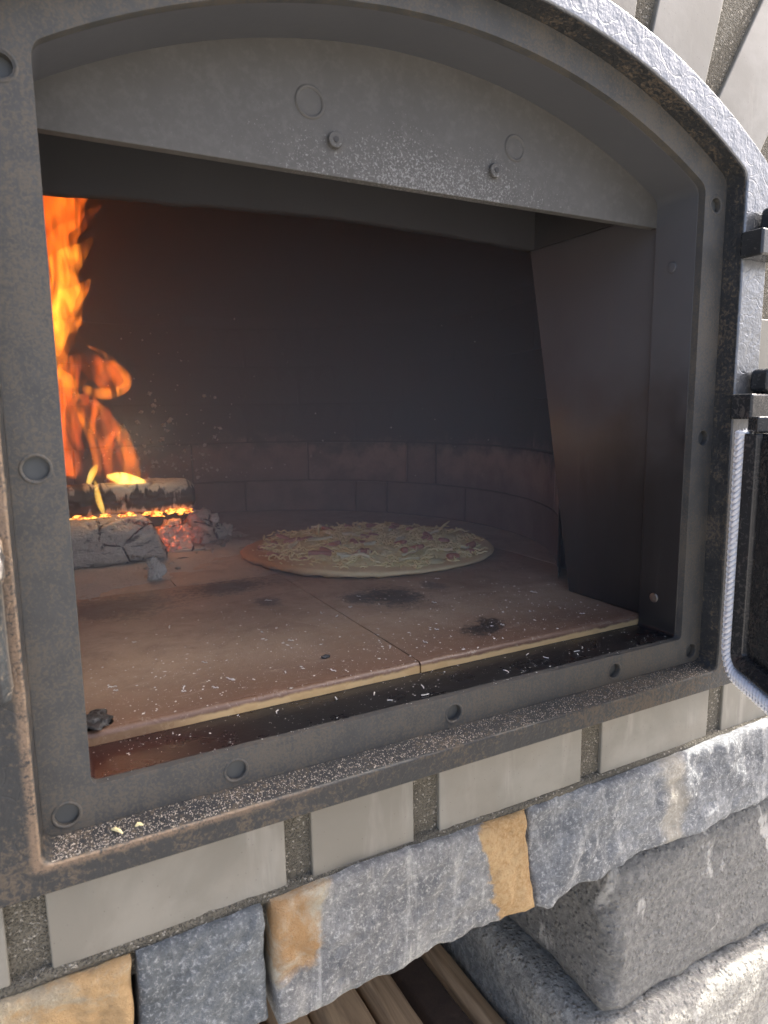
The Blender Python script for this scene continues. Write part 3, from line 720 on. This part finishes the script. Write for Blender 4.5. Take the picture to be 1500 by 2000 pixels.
for sx, yz in ((1, ((.0279, .306), (.0299, .0291))), (-1, ((.0279, .306), (.0299, .0291)))):
    for y, z in yz:
        ax = Vector((-sx, 0, 0)); xx = W if sx > 0 else 0
        v, f = disc(Vector((xx + sx * .0008, y, z)), .0042, ax, .0016, 20, .0008)
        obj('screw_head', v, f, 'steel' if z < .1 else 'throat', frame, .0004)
# hinge lugs on the right
for zc in (.1938, .3155):
    lug = box('hinge_lug', .4795, .535, -.036, -.0174, zc - .0098, zc + .0098, 'door', frame, .002, 3)
    cp = box('hinge_pin_cap', .4985, .532, -.037, -.0185, zc + .0100, zc + .0295, 'door', frame, .005, 4)
# latch keeper on the left flange
v = [Vector((-.0385 + a, y, z)) for (z, a) in ((.066, 0), (.141, 0)) for (a2, y) in ((0, -.0174), (.0092, -.0174), (.0085, -.026), (.0045, -.031), (0, -.031)) for a in (a2,)]
v, f = [], []
for z, s in ((.064, .82), (.069, 1), (.085, .9), (.118, .9), (.122, 1.15), (.138, 1.15), (.143, .85)):
    for a, y in ((-.012, -.0174), (.0065, -.0174), (.006, -.026), (.002, -.032), (-.008, -.032), (-.012, -.026)):
        v.append(Vector((-.0370 + a * s, -.0174 + (y + .0174) * s, z)))
for i in range(6):
    for j in range(6): f.append((i * 6 + j, i * 6 + (j + 1) % 6, (i + 1) * 6 + (j + 1) % 6, (i + 1) * 6 + j))
f.append(tuple(range(6))); f.append(tuple(36 + j for j in range(6)))
kp = obj('latch_keeper', v, f, 'flange', frame, .0012)
b = bmesh.new(); bmesh.ops.create_icosphere(b, subdivisions=3, radius=1)
v = [Vector((-.0345 + q.co.x * .0068 * (1 + .5 * noise.noise(q.co * 1.7)), -.0335 + q.co.y * .005, .131 + q.co.z * .0095 * (1 + .4 * noise.noise(q.co * 1.3 + Vector((3, 0, 0)))))) for q in b.verts]; f = [tuple(x.index for x in q.verts) for q in b.faces]; b.free()
obj('worn_striker', v, f, 'steel', frame)

# ================================================================== open door (lower part in view)
ANG = RAD(58)
DU = Vector((-math.cos(ANG), -math.sin(ANG), 0)); DN = Vector((-math.sin(ANG), math.cos(ANG), 0))
D0 = Vector((.4755, -.0345, 0))
def dp(u, n_, z): return D0 + DU * u + DN * n_ + Vector((0, 0, z))
door = None
def dbox(name, u0, u1, n0, n1, z0, z1, mat, bevel=.0015, parent=None):
    return obj(name, [dp(u, n_, z) for u in (u0, u1) for n_ in (n0, n1) for z in (z0, z1)], BOXF, mat, parent or door or body, bevel, seg=3)
DT = .1735
door = dbox('door', -.0075, .42, -.013, -.0055, -.0275, DT, 'door', .002); door['label'] = 'open black iron door with white braided rope seal'
# rim the rope is bedded against, with rounded lower corner
def lpath(u, zb, r, ztop=DT, uend=.415):
    P = [(u, ztop - (ztop - zb - r) * i / 14) for i in range(14)]
    P += [(u + r - r * math.cos(PI / 2 * i / 8), zb + r - r * math.sin(PI / 2 * i / 8)) for i in range(9)]
    P += [(u + r + (uend - u - r) * i / 40, zb) for i in range(1, 41)]
    return P
def dsweep(name, path, prof, mat, parent=door, bevel=0):
    """prof: list of (offset to the inside, n)"""
    v, f = [], []; k = len(prof); m = len(path)
    for i, (u, z) in enumerate(path):
        a = Vector(path[max(i - 1, 0)]); c = Vector(path[min(i + 1, m - 1)]); t = (c - a).normalized(); nn = Vector((-t.y, t.x))
        for o_, n_ in prof: v.append(dp(u + nn.x * o_, n_, z + nn.y * o_))
    for i in range(m - 1):
        for j in range(k): f.append((i * k + j, i * k + (j + 1) % k, (i + 1) * k + (j + 1) % k, (i + 1) * k + j))
    f.append(tuple(range(k))); f.append(tuple((m - 1) * k + j for j in range(k)))
    return obj(name, v, f, mat, parent, bevel)
dsweep('door_rim', lpath(0, -.0175, .020), [(-.0075, -.0056), (-.0075, -.0025), (-.0056, -.0025), (-.0050, -.0050), (.0055, -.0050), (.0065, .0025), (.0085, .004), (.0105, .004), (.0175, -.001), (.0185, -.0056)], 'door', bevel=.0008)
dbox('inner_panel', .0205, .41, -.0055, -.0035, .004, DT - .004, 'door')
dbox('door_knuckle', .004, .02, -.012, .0005, DT + .0005, DT + .013, 'door', .002)
path = [dp(u, .0006, z) for u, z in lpath(0, -.0175, .020)]
# resample the rope path
def resample(P, n):
    L = [0]
    for a, c in zip(P, P[1:]): L.append(L[-1] + (c - a).length)
    out = []; j = 0
    for i in range(n):
        s = L[-1] * i / (n - 1)
        while j < len(P) - 2 and L[j + 1] < s: j += 1
        out.append(P[j].lerp(P[j + 1], (s - L[j]) / max(L[j + 1] - L[j], 1e-9)))
    return out, L[-1]
RP, RL = resample(path, 900)
parts = []; RRd = .0046; NV = int(RL / .0046)
def rope_at(L_):
    i = max(0, min(898, L_ / RL * 899)); q = int(i); p = RP[q].lerp(RP[q + 1], i - q); t = (RP[min(q + 5, 899)] - RP[max(q - 5, 0)]).normalized(); return p, t
for kq in range(NV):                                        # nested V stitches, front and back
    for hand in (1, -1):
        for base in (0, PI):
            P = []
            for e in range(7):
                aa = base + hand * (-.10 + 1.78 * e / 6); p, t = rope_at(kq * .0046 - (.0085 * e / 6 if base == 0 else .0085 * (1 - e / 6)))
                c_ = t.cross(DN).normalized(); P.append(p + (DN * math.cos(aa) + c_ * math.sin(aa)) * RRd)
            parts.append(tube(P, [.0009, .0017, .0020, .0020, .0020, .0017, .0010], 6))
parts.append(tube([RP[i] for i in range(0, 900, 4)], .0040, 10))
v, f = merge(parts); obj('rope_gasket', v, f, 'rope', door)
parts = []
for i in range(26):
    p0 = RP[0] + Vector((random.uniform(-.004, .004), random.uniform(-.004, .004), -.001)); d = Vector((random.uniform(-.5, .5), random.uniform(-.5, .5), 1.2)).normalized() * random.uniform(.002, .006)
    parts.append(tube([p0, p0 + d * .6, p0 + d + Vector((random.uniform(-.002, .002), 0, 0))], .00018, 4))
v, f = merge(parts); obj('frayed_end', v, f, 'rope', door)

# ================================================================== fire logs
def log_mesh(name, x0, x1, cyy, czz, ry, rz, mat, parent, seed, sq=3.0, cell=(34, 40), crack=.0045, taper=None, emb=None, nx=170, na=72):
    v, f, ck, em = [], [], [], []
    for i in range(nx + 1):
        x = x0 + (x1 - x0) * i / nx
        e = min(1, (x1 - x) / .006) if x1 - x < .006 else 1
        for j in range(na):
            a = 2 * PI * j / na; ca, sa = math.cos(a), math.sin(a)
            k = (abs(ca) ** sq + abs(sa) ** sq) ** (-1 / sq)
            s = k * (.75 + .25 * e)
            p = Vector((x * 18, ca * k * 1.2, sa * k * 1.2 + seed))
            d = .005 * noise.fractal(p, 1, 2, 4)
            y_, z_ = ry * ca * s, rz * sa * s
            wob = noise.noise(Vector((x * 25, a * 2, seed))) * .25
            c = noise.voronoi(Vector((x * cell[0] + wob, y_ * cell[1], z_ * cell[1] + seed + wob)))[0]
            g_ = max(0, 1 - (c[1] - c[0]) / .06) * max(0, min(1, .75 + 1.5 * noise.noise(Vector((x * 40, a * 2.5, seed + 3))))); ck.append(min(1, g_ * 1.4))
            rr_ = 1 + (d - crack * g_) / max(ry, rz)
            xx = x + (taper(z_ / rz) if taper else 0) * max(0, (i / nx - .7) / .3)
            P = Vector((xx, cyy + y_ * rr_, czz + z_ * rr_)); v.append(P); em.append(emb(P) if emb else 0)
    for i in range(nx):
        for j in range(na): f.append((i * na + j, i * na + (j + 1) % na, (i + 1) * na + (j + 1) % na, (i + 1) * na + j))
    f.append(tuple(range(na))); f.append(tuple(nx * na + j for j in range(na)))
    return obj(name, v, f, mat, parent, attrs={'crack': ck, 'ember': em})
def emb1(P): return max(0, min(1, (P.z - .050) / .012)) * max(0, min(1, (P.x - .06) / .05)) * .25
o = log_mesh('burning_log', -.12, .128, .535, .0375, .040, .0295, 'ashlog', None, 2.2, 4, (20, 30), .005, lambda q: -.013 * q, emb1)
tag(o, 'lower log burnt to cracked pale grey ash on the hearth', 'log', 'burning logs')
o = log_mesh('burning_log', -.12, .183, .572, .0845, .030, .0205, 'charlog', None, 6.1, 4, (40, 40), .0025)
tag(o, 'upper black charred log with white ash streaks under the flames', 'log', 'burning logs')
def emb2(P): return max(0, min(1, (.06 - (P - Vector((.146, .540, .048))).length) / .045)) * (.35 + .65 * max(0, min(1, .5 + 2.5 * noise.noise(P * 70))))
def chunk(name, c, r, seed, mat, label, cat, amp=.35, emb=None, group=None):
    b = bmesh.new(); bmesh.ops.create_icosphere(b, subdivisions=4, radius=1); v = []; em = []; ck = []
    for q in b.verts:
        p = q.co * 1.6 + Vector((seed, seed * 2, 0)); s = 1 + amp * noise.fractal(p, 1, 2, 5)
        k = max(abs(q.co.x), abs(q.co.y), abs(q.co.z)) ; s *= (1 / k) ** .25
        cc_ = noise.voronoi(q.co * 1.6 + Vector((seed, 0, 0)))[0]; gq = max(0, 1 - (cc_[1] - cc_[0]) / .12); s -= .07 * gq
        P = Vector((c[0] + q.co.x * r[0] * s, c[1] + q.co.y * r[1] * s, c[2] + q.co.z * r[2] * s)); P.z = max(P.z, ZF + .0004); v.append(P); ck.append(gq * .45); em.append(emb(P) if emb else 0)
    f = [tuple(x.index for x in q.verts) for q in b.faces]; b.free()
    o = obj(name, v, f, mat, None, attrs={'crack': ck, 'ember': em}); return tag(o, label, cat, group)
chunk('ember_chunk', (.153, .556, .028), (.021, .017, .024), 3.7, 'ashlog', 'glowing pink ash covered ember chunk at the end of the lower log', 'ember', .7, emb2)
chunk('ember_chunk', (.204, .606, .030), (.028, .019, .021), 9.4, 'ashlog', 'pale ash chunk with a pink glow right of the logs', 'ember', .6, lambda P: max(0, min(1, (.205 - P.x) / .03)) * .5)
chunk('ash_lump', (.245, .640, .016), (.009, .008, .010), 5, 'ashlog', 'small crumbly ash lump farthest right of the fire', 'ash lump', .9)
chunk('ash_lump', (.104, .413, .017), (.0075, .004, .0135), 12, 'ashlog', 'upright ash flake standing on the floor before the lower log', 'ash lump', .9)
chunk('ash_lump', (.166, .545, .011), (.022, .008, .005), 15, 'ashlog', 'flat ash crust lying on the floor below the ember chunk', 'ash lump', .4)
chunk('charcoal_bit', (.0065, .0600, .0092), (.010, .011, .0032), 21, 'charcoal', 'black charcoal piece in the left front corner of the floor', 'charcoal', .5)
chunk('charcoal_bit', (.1733, .0902, .0095), (.0034, .0016, .0014), 23, 'charcoal', 'tiny black charcoal bit on the front tile', 'charcoal', .3)
# glowing seam between the logs
parts = []
for i in range(46):
    x = random.uniform(.02, .175); p = Vector((x, .5385 + random.uniform(-.006, .008), .0655 + random.uniform(-.002, .0025)))
    parts.append(octa(p, random.uniform(.002, .0055), 1.6, 1, .55, Euler((random.uniform(-.4, .4), random.uniform(-.4, .4), random.uniform(-.6, .6)))))
v, f = merge(parts); tag(obj('glowing_embers', v, f, 'ember', None), 'glowing red ember seam between the two stacked logs', 'embers', kind='stuff')
parts = []
rd = random.Random(3)
for i in range(90):
    x = rd.uniform(.09, .27); y = .47 + (x - .09) * .75 + rd.gauss(0, .028)
    r = rd.choice((.0012, .0016, .002, .003, .0045)); parts.append(octa(Vector((x, y, ZF + r * .5)), r, rd.uniform(.8, 1.8), 1, .7, Euler((rd.uniform(-.5, .5), rd.uniform(-.5, .5), rd.uniform(0, 6)))))
v, f = merge(parts); tag(obj('fire_debris', v, f, 'ash', None), 'crumbs of ash and charcoal fallen round the end of the logs', 'ash', kind='stuff')
# ash bed
v, f = [], []; NXA, NYA = 90, 60
for i in range(NXA + 1):
    for j in range(NYA + 1):
        x = -.16 + .44 * i / NXA; y = .355 + .36 * j / NYA
        edge = min((.26 - x) / .12, (y - (.375 + .12 * max(0, (x - .02) / .2))) / .07, (.70 - y) / .05, 1)
        h = max(-.6, edge) * .0030 + .0022 * noise.fractal(Vector((x * 40, y * 40, 0)), 1, 2, 5) + .0006
        v.append(Vector((x, y, ZF + h - .0004)))
for i in range(NXA):
    for j in range(NYA): a = i * (NYA + 1) + j; f.append((a, a + 1, a + NYA + 2, a + NYA + 1))
tag(obj('ash_bed', v, f, 'ash', None), 'bed of brown grey wood ash round the logs', 'ash', kind='stuff')

# ------------------------------------------------------------------ flames
fire = thing('fire', (.06, .56, .10), 'orange flames rising from the logs at the left of the oven', 'fire')
def tongue(pts, mat, depth=.565, ratio=.55, k=14):
    """pts: (px, py, half width px) down the tongue, traced on the photo and stood at the logs' distance"""
    ctrl = []
    for px, py, hw in pts:
        c = on(1, depth, px, py); e = on(1, depth, px + hw, py); ctrl.append((c, (e - c).length))
    S = []
    n = len(ctrl)
    for i in range(n - 1):
        p0, p1, p2, p3 = (ctrl[max(i - 1, 0)], ctrl[i], ctrl[i + 1], ctrl[min(i + 2, n - 1)])
        for q in range(10):
            t = q / 10
            def cr(a, b, c, d): return .5 * ((2 * b) + (c - a) * t + (2 * a - 5 * b + 4 * c - d) * t * t + (3 * b - a - 3 * c + d) * t * t * t)
            S.append((cr(p0[0], p1[0], p2[0], p3[0]), max(.0003, cr(p0[1], p1[1], p2[1], p3[1]))))
    S.append(ctrl[-1]); v, f, U, Vv = [], [], [], []; m = len(S)
    for i, (c, r) in enumerate(S):
        t = (S[min(i + 1, m - 1)][0] - S[max(i - 1, 0)][0]).normalized(); sd = Vector((t.z, 0, -t.x))
        if sd.length < 1e-5: sd = Vector((1, 0, 0))
        sd.normalize()
        sway = .012 * noise.noise(Vector((c.z * 16, depth * 9, pts[0][0])))
        for j in range(k):
            a = 2 * PI * j / k
            rg = r * (1 + .28 * noise.noise(Vector((c.x * 60 + math.cos(a) * 2, depth * 70, c.z * 55))))
            v.append(c + sd * (math.cos(a) * rg) + Vector((0, math.sin(a) * rg * ratio + sway, 0))); U.append(math.cos(a)); Vv.append(i / (m - 1))
    for i in range(m - 1):
        for j in range(k): f.append((i * k + j, i * k + (j + 1) % k, (i + 1) * k + (j + 1) % k, (i + 1) * k + j))
    f.append(tuple(range(k))); f.append(tuple((m - 1) * k + j for j in range(k)))
    return obj('flame_tongue', v, f, mat, fire)
T = tongue
for (x, y, z, e, r) in ((.105, .505, .165, .040, .022), (.06, .54, .28, .007, .03)):   # the light these flames give
    pl = bpy.data.lights.new('flame_glow', 'POINT'); pl.energy = e; pl.shadow_soft_size = r; pl.color = (1, .74, .47)
    po = bpy.data.objects.new('flame_glow', pl); col.objects.link(po); po.location = (x, y, z); place(po, fire)
T([(120, 330, 62), (112, 390, 58), (100, 440, 48), (92, 500, 40), (82, 560, 34), (80, 600, 20)], 'flame_red')
T([(196, 400, 4), (160, 432, 14), (128, 462, 26), (108, 510, 36), (92, 560, 40), (80, 600, 30)], 'flame_red', .575)
T([(182, 462, 3), (166, 482, 12), (142, 500, 26), (124, 530, 34), (108, 570, 40), (90, 620, 40), (80, 650, 20)], 'flame', .57)
T([(176, 545, 3), (158, 566, 16), (136, 588, 34), (118, 612, 42), (102, 645, 38), (92, 690, 26)], 'flame', .56)
T([(160, 620, 3), (140, 636, 16), (122, 652, 28), (108, 680, 30), (100, 720, 24), (98, 760, 14)], 'flame', .55)
T([(150, 690, 8), (178, 712, 26), (208, 732, 33), (232, 742, 26), (250, 746, 4)], 'flame_red', .556, .5)
T([(166, 674, 2), (188, 684, 5), (212, 700, 6), (238, 722, 8), (251, 740, 9), (244, 757, 10), (216, 768, 12), (186, 766, 12), (162, 756, 6)], 'flame', .55, .75)
T([(172, 742, 2), (150, 750, 10), (128, 742, 18), (108, 730, 18)], 'flame', .548)
T([(150, 690, 6), (140, 712, 20), (126, 742, 30), (120, 780, 34), (126, 830, 36), (130, 880, 36), (134, 930, 30)], 'flame_red', .58)
T([(122, 738, 6), (140, 764, 13), (160, 800, 14), (178, 842, 14), (190, 885, 12), (192, 930, 7)], 'flame', .548)
T([(158, 770, 10), (184, 800, 24), (206, 836, 26), (222, 880, 26), (232, 920, 28), (236, 946, 26)], 'flame_red', .572)
T([(190, 786, 4), (214, 818, 9), (238, 850, 13), (252, 884, 15), (258, 915, 16), (260, 944, 12)], 'flame', .556)
T([(118, 850, 3), (134, 876, 9), (146, 905, 10), (142, 935, 8)], 'flame_red', .55)
T([(130, 760, 4), (128, 810, 8), (122, 860, 8), (124, 915, 6)], 'flame', .545)
T([(190, 908, 3), (182, 922, 8), (172, 945, 5)], 'flame_hot', .55)
T([(186, 938, 2), (190, 962, 6), (197, 988, 6), (204, 1008, 2)], 'flame_hot', .528)
T([(208, 930, 4), (232, 934, 12), (254, 938, 12), (276, 941, 8), (286, 944, 2)], 'flame_hot', .552, .8)
T([(292, 905, 4), (288, 920, 8), (284, 940, 5)], 'flame_red', .57)
T([(212, 455, 2), (208, 464, 4), (204, 474, 2)], 'flame_red', .57)
T([(366, 958, 1), (372, 968, 4), (374, 982, 2)], 'flame', .55)

SMOKE = 0.48
# ================================================================== pizza
PC = Vector((.388, .440)); PR = .168
def prad(a): return PR * (1 + .018 * math.sin(2 * a + 1) + .012 * math.sin(5 * a) + .008 * noise.noise(Vector((math.cos(a) * 3, math.sin(a) * 3, 1))))
pz = thing('pizza', (PC.x, PC.y, ZF), 'thin round pizza with cheese, onion and sausage baking on the hearth tiles', 'pizza')
v, f = [], []; NA = 140
prof = [(0, .0004), (.5, .0004), (.93, .0004), (.985, .0012), (1, .0030), (.992, .0046), (.975, .0054), (.955, .0054), (.92, .0054), (.6, .0052), (0.001, .0052)]
for i in range(NA):
    a = 2 * PI * i / NA; R_ = prad(a)
    left = max(0, math.cos(a - RAD(205))) ** 3                # puffed, browned side towards the fire
    for k, (r, z) in enumerate(prof):
        rim = 1 if .9 < r <= 1 else 0
        bz = z * (1 + .9 * left * rim) + (rim * left * .004 * noise.noise(Vector((a * 14, k, 0)))) + rim * .0012 * noise.noise(Vector((a * 7, k * .3, 4)))
        rr_ = R_ * r * (1 + rim * left * .03 * noise.noise(Vector((a * 18, k * .4, 2))))
        v.append(Vector((PC.x + rr_ * math.cos(a), PC.y + rr_ * math.sin(a), ZF + max(.0004, bz))))
n = len(prof)
for i in range(NA):
    q = (i + 1) % NA
    for k in range(n - 1): f.append((i * n + k, q * n + k, q * n + k + 1, i * n + k + 1))
obj('crust', v, f, 'crust', pz)
def ch(x, y):                                              # lumpy height of the molten topping
    p = Vector((x * 42, y * 42, 3.3)); return .0082 + .0042 * noise.fractal(p, 1, 2, 4) + .002 * noise.noise(p * .4)
v, f = [], []; NR, NA2 = 46, 150
for i in range(NR + 1):
    for j in range(NA2):
        a = 2 * PI * j / NA2; r = prad(a) * (.968 + .014 * noise.noise(Vector((a * 8, 0, 9)))) * (i / NR)
        x, y = PC.x + r * math.cos(a), PC.y + r * math.sin(a)
        h = ch(x, y) * (1 - (i / NR) ** 7) + .0035 * (i / NR) ** 7
        v.append(Vector((x, y, ZF + h)))
for i in range(NR):
    for j in range(NA2): k = (j + 1) % NA2; f.append((i * NA2 + j, i * NA2 + k, (i + 1) * NA2 + k, (i + 1) * NA2 + j))
obj('melted_cheese', v, f, 'cheese', pz)
rnd = random.Random(21)
def inside(rmax=.9):
    while True:
        x, y = rnd.uniform(-1, 1), rnd.uniform(-1, 1)
        if x * x + y * y < rmax * rmax: return PC.x + x * PR, PC.y + y * PR
smesh = []
for k in range(4):                                         # short wedges of sausage
    v, f = [], []; L = .010 + .003 * k; r = .0048; m = 6
    for i in range(5):
        t = i / 4
        for j in range(8):
            a = 2 * PI * j / 8; s = 1 - .22 * (2 * t - 1) ** 4 + .06 * math.sin(j * 2 + k)
            v.append(Vector(((t - .5) * L * 1.5, math.cos(a) * r * s, math.sin(a) * r * s * (.75 if k % 2 else 1))))
    for i in range(4):
        for j in range(8): f.append((i * 8 + j, i * 8 + (j + 1) % 8, (i + 1) * 8 + (j + 1) % 8, (i + 1) * 8 + j))
    f.append(tuple(range(8))); f.append(tuple(32 + j for j in range(8)))
    me = mesh('sausage_piece', v, f); me.materials.append(MT['sausage']); smesh.append(me)
for i in range(34):
    x, y = inside(.86); me = smesh[i % 4]
    link('sausage_piece', me, 'sausage', pz, loc=(x, y, ZF + ch(x, y) - .0006), rot=(rnd.uniform(-.4, .4), rnd.uniform(-.35, .35), rnd.uniform(0, 6.28)))
for i in range(20):                                        # curved onion strips
    x, y = inside(.82); R_ = rnd.uniform(.014, .030); a0 = rnd.uniform(0, 6.28); span = rnd.uniform(.7, 1.7); P = []
    z0 = ZF + ch(x, y) + .002
    v, f = [], []
    for q in range(13):
        a = a0 + span * (q / 12 - .5); px, py = x + R_ * (math.cos(a) - math.cos(a0)), y + R_ * (math.sin(a) - math.sin(a0))
        wd = .0045 * math.sin(PI * (q + .6) / 13.2); hz = ZF + max(ch(px, py) + .0012, z0 - ZF - .002) + .0010
        for (dr, dz) in ((-wd * .5, 0), (0, .0018), (wd * .5, .0030), (wd * .5, .0018), (0, .0006), (-wd * .5, -.0010)):
            v.append(Vector((px + math.cos(a) * dr, py + math.sin(a) * dr, hz + dz)))
    for q in range(12):
        for j in range(6): f.append((q * 6 + j, q * 6 + (j + 1) % 6, (q + 1) * 6 + (j + 1) % 6, (q + 1) * 6 + j))
    f.append(tuple(range(6))); f.append(tuple(72 + j for j in range(6)))
    obj('onion_strip', v, f, 'onion', pz)
parts = []
for i in range(480):                                       # grated cheese shreds
    x, y = inside(.93); L = rnd.uniform(.010, .028); d = rnd.uniform(0, 6.28); cv_ = rnd.uniform(-60, 60); lift = rnd.uniform(-.0015, .0018); P = []
    for q in range(8):
        s = L * (q / 7 - .5); dd = d + cv_ * s
        px, py = x + math.cos(dd) * s, y + math.sin(dd) * s
        P.append(Vector((px, py, ZF + ch(px, py) + .0006 + lift * math.sin(PI * q / 7) + .0012 * math.sin(q * 1.7 + i))))
    parts.append(tube(P, [.0005 + .0008 * math.sin(PI * (q + .5) / 8) for q in range(8)], 5))
for (px, py, a, L) in ((620, 1040, 1.45, .016), (857, 1032, .6, .024), (800, 1035, .3, .02)):    # shreds standing up at the far rim
    p = on(2, ZF + .012, px, py + 4); e = p + Vector((math.cos(a) * L * .8, -.2 * L, math.sin(a) * L)); parts.append(tube([p, p.lerp(e, .5) + Vector((0, 0, .001)), e], [.0016, .0018, .0006], 6))
v, f = merge(parts); o = obj('cheese_shreds', v, f, 'shred', pz); o['kind'] = 'stuff'

# ================================================================== ash, crumbs, dust
rnd = random.Random(5)
parts = []
for i in range(2600):
    x = rnd.uniform(.0, .50); y = .05 + abs(rnd.gauss(0, .13))
    if y > .42 or (Vector((x, y)) - PC).length < PR + .004 or (x > .455 and y < .15): continue
    r = rnd.choice((.00018,) * 6 + (.0003,) * 5 + (.0004, .0006, .0009))
    parts.append(octa(Vector((x, y, ZF + r * .3)), r, rnd.choice((1, 1, 1, 1.5, 2)), 1, .45, Euler((0, 0, rnd.uniform(0, 6)))))
for i in range(26):                                        # larger curled shavings
    x = rnd.uniform(.02, .44); y = rnd.uniform(.055, .28); a = rnd.uniform(0, 6); L = rnd.uniform(.003, .008); b_ = rnd.uniform(-140, 140)
    P = [Vector((x + math.cos(a + b_ * L * (q / 5 - .5)) * L * (q / 5 - .5), y + math.sin(a + b_ * L * (q / 5 - .5)) * L * (q / 5 - .5), ZF + .0006 + .0004 * math.sin(q * 2))) for q in range(6)]
    parts.append(tube(P, .0004, 4))
v, f = merge(parts); tag(obj('floor_ash_flakes', v, f, 'flake', None, smooth=False), 'white ash flakes scattered over the hearth tiles', 'ash', kind='stuff')
parts = []
for i in range(480):
    x = rnd.uniform(.004, .456); y = rnd.uniform(.002, .046); r = rnd.choice((.0002,) * 6 + (.0003, .0003, .0005))
    if x < .06 and rnd.random() < .5: y = rnd.uniform(.03, .047)
    parts.append(octa(Vector((x, y, .0001 + r * .2)), r, rnd.choice((1, 1, 2)), 1, .5, Euler((0, 0, rnd.uniform(0, 6)))))
for i in range(12):
    x = rnd.uniform(.1, .44); y = rnd.uniform(.008, .04); a = rnd.uniform(0, 6); L = rnd.uniform(.003, .007); b_ = rnd.uniform(-160, 160)
    P = [Vector((x + math.cos(a + b_ * L * (q / 5 - .5)) * L * (q / 5 - .5), y + math.sin(a + b_ * L * (q / 5 - .5)) * L * (q / 5 - .5), .0005)) for q in range(6)]
    parts.append(tube(P, .00035, 4))
v, f = merge(parts); tag(obj('sill_ash_flakes', v, f, 'flake', None, smooth=False), 'white ash specks on the black sill inside the frame', 'ash', kind='stuff')
parts = []
for i in range(5200):
    x = -.022 + (.50) * rnd.random() ** 1.35; t = rnd.random(); y = -.0006 - .0150 * t ** 1.2
    if x > .478: continue
    z = -.0228 - .0044 * (-y) / .0168; r = rnd.uniform(.00022, .00058)
    parts.append(octa(Vector((x, y, z + r * .35)), r, 1, 1, .8, Euler((rnd.uniform(0, 3), rnd.uniform(0, 3), rnd.uniform(0, 6)))))
v, f = merge(parts); tag(obj('ledge_sawdust', v, f, 'dust', None, smooth=False), 'gritty pale dust lying along the lower ledge of the frame', 'dust', kind='stuff')
for (px, py, L, a, lab) in ((228, 1624, .0085, -.9, 'pale wood splinter lying in the dust at the left of the ledge'), (272, 1613, .004, -.2, 'short brown wood crumb beside the splinter on the ledge')):
    p = on(2, -.0245, px, py); d = Vector((math.cos(a), math.sin(a), 0)) * L / 2
    v, f = tube([p - d, p - d * .3 + Vector((0, .0005, .0008)), p + d * .4 + Vector((0, 0, .0009)), p + d], [.0004, .0011, .0009, .0003], 5)
    tag(obj('wood_splinter', v, f, 'shred', None, smooth=False), lab, 'splinter')

# thin wood smoke hanging in the oven chamber
t = M('wood_smoke'); t.n.remove(t.b); pv = t.n.new('ShaderNodeVolumePrincipled')
pv.inputs['Color'].default_value = (.93, .96, 1.0, 1); pv.inputs['Density'].default_value = SMOKE; pv.inputs['Anisotropy'].default_value = 0.0
t.l.new(pv.outputs[0], t.out.inputs['Volume']); MT['smoke'] = t.m
tag(box('smoke', -.168, .638, .0535, .885, ZF + .0006, .600, 'smoke'), 'thin pale wood smoke filling the oven chamber', 'smoke', kind='stuff')
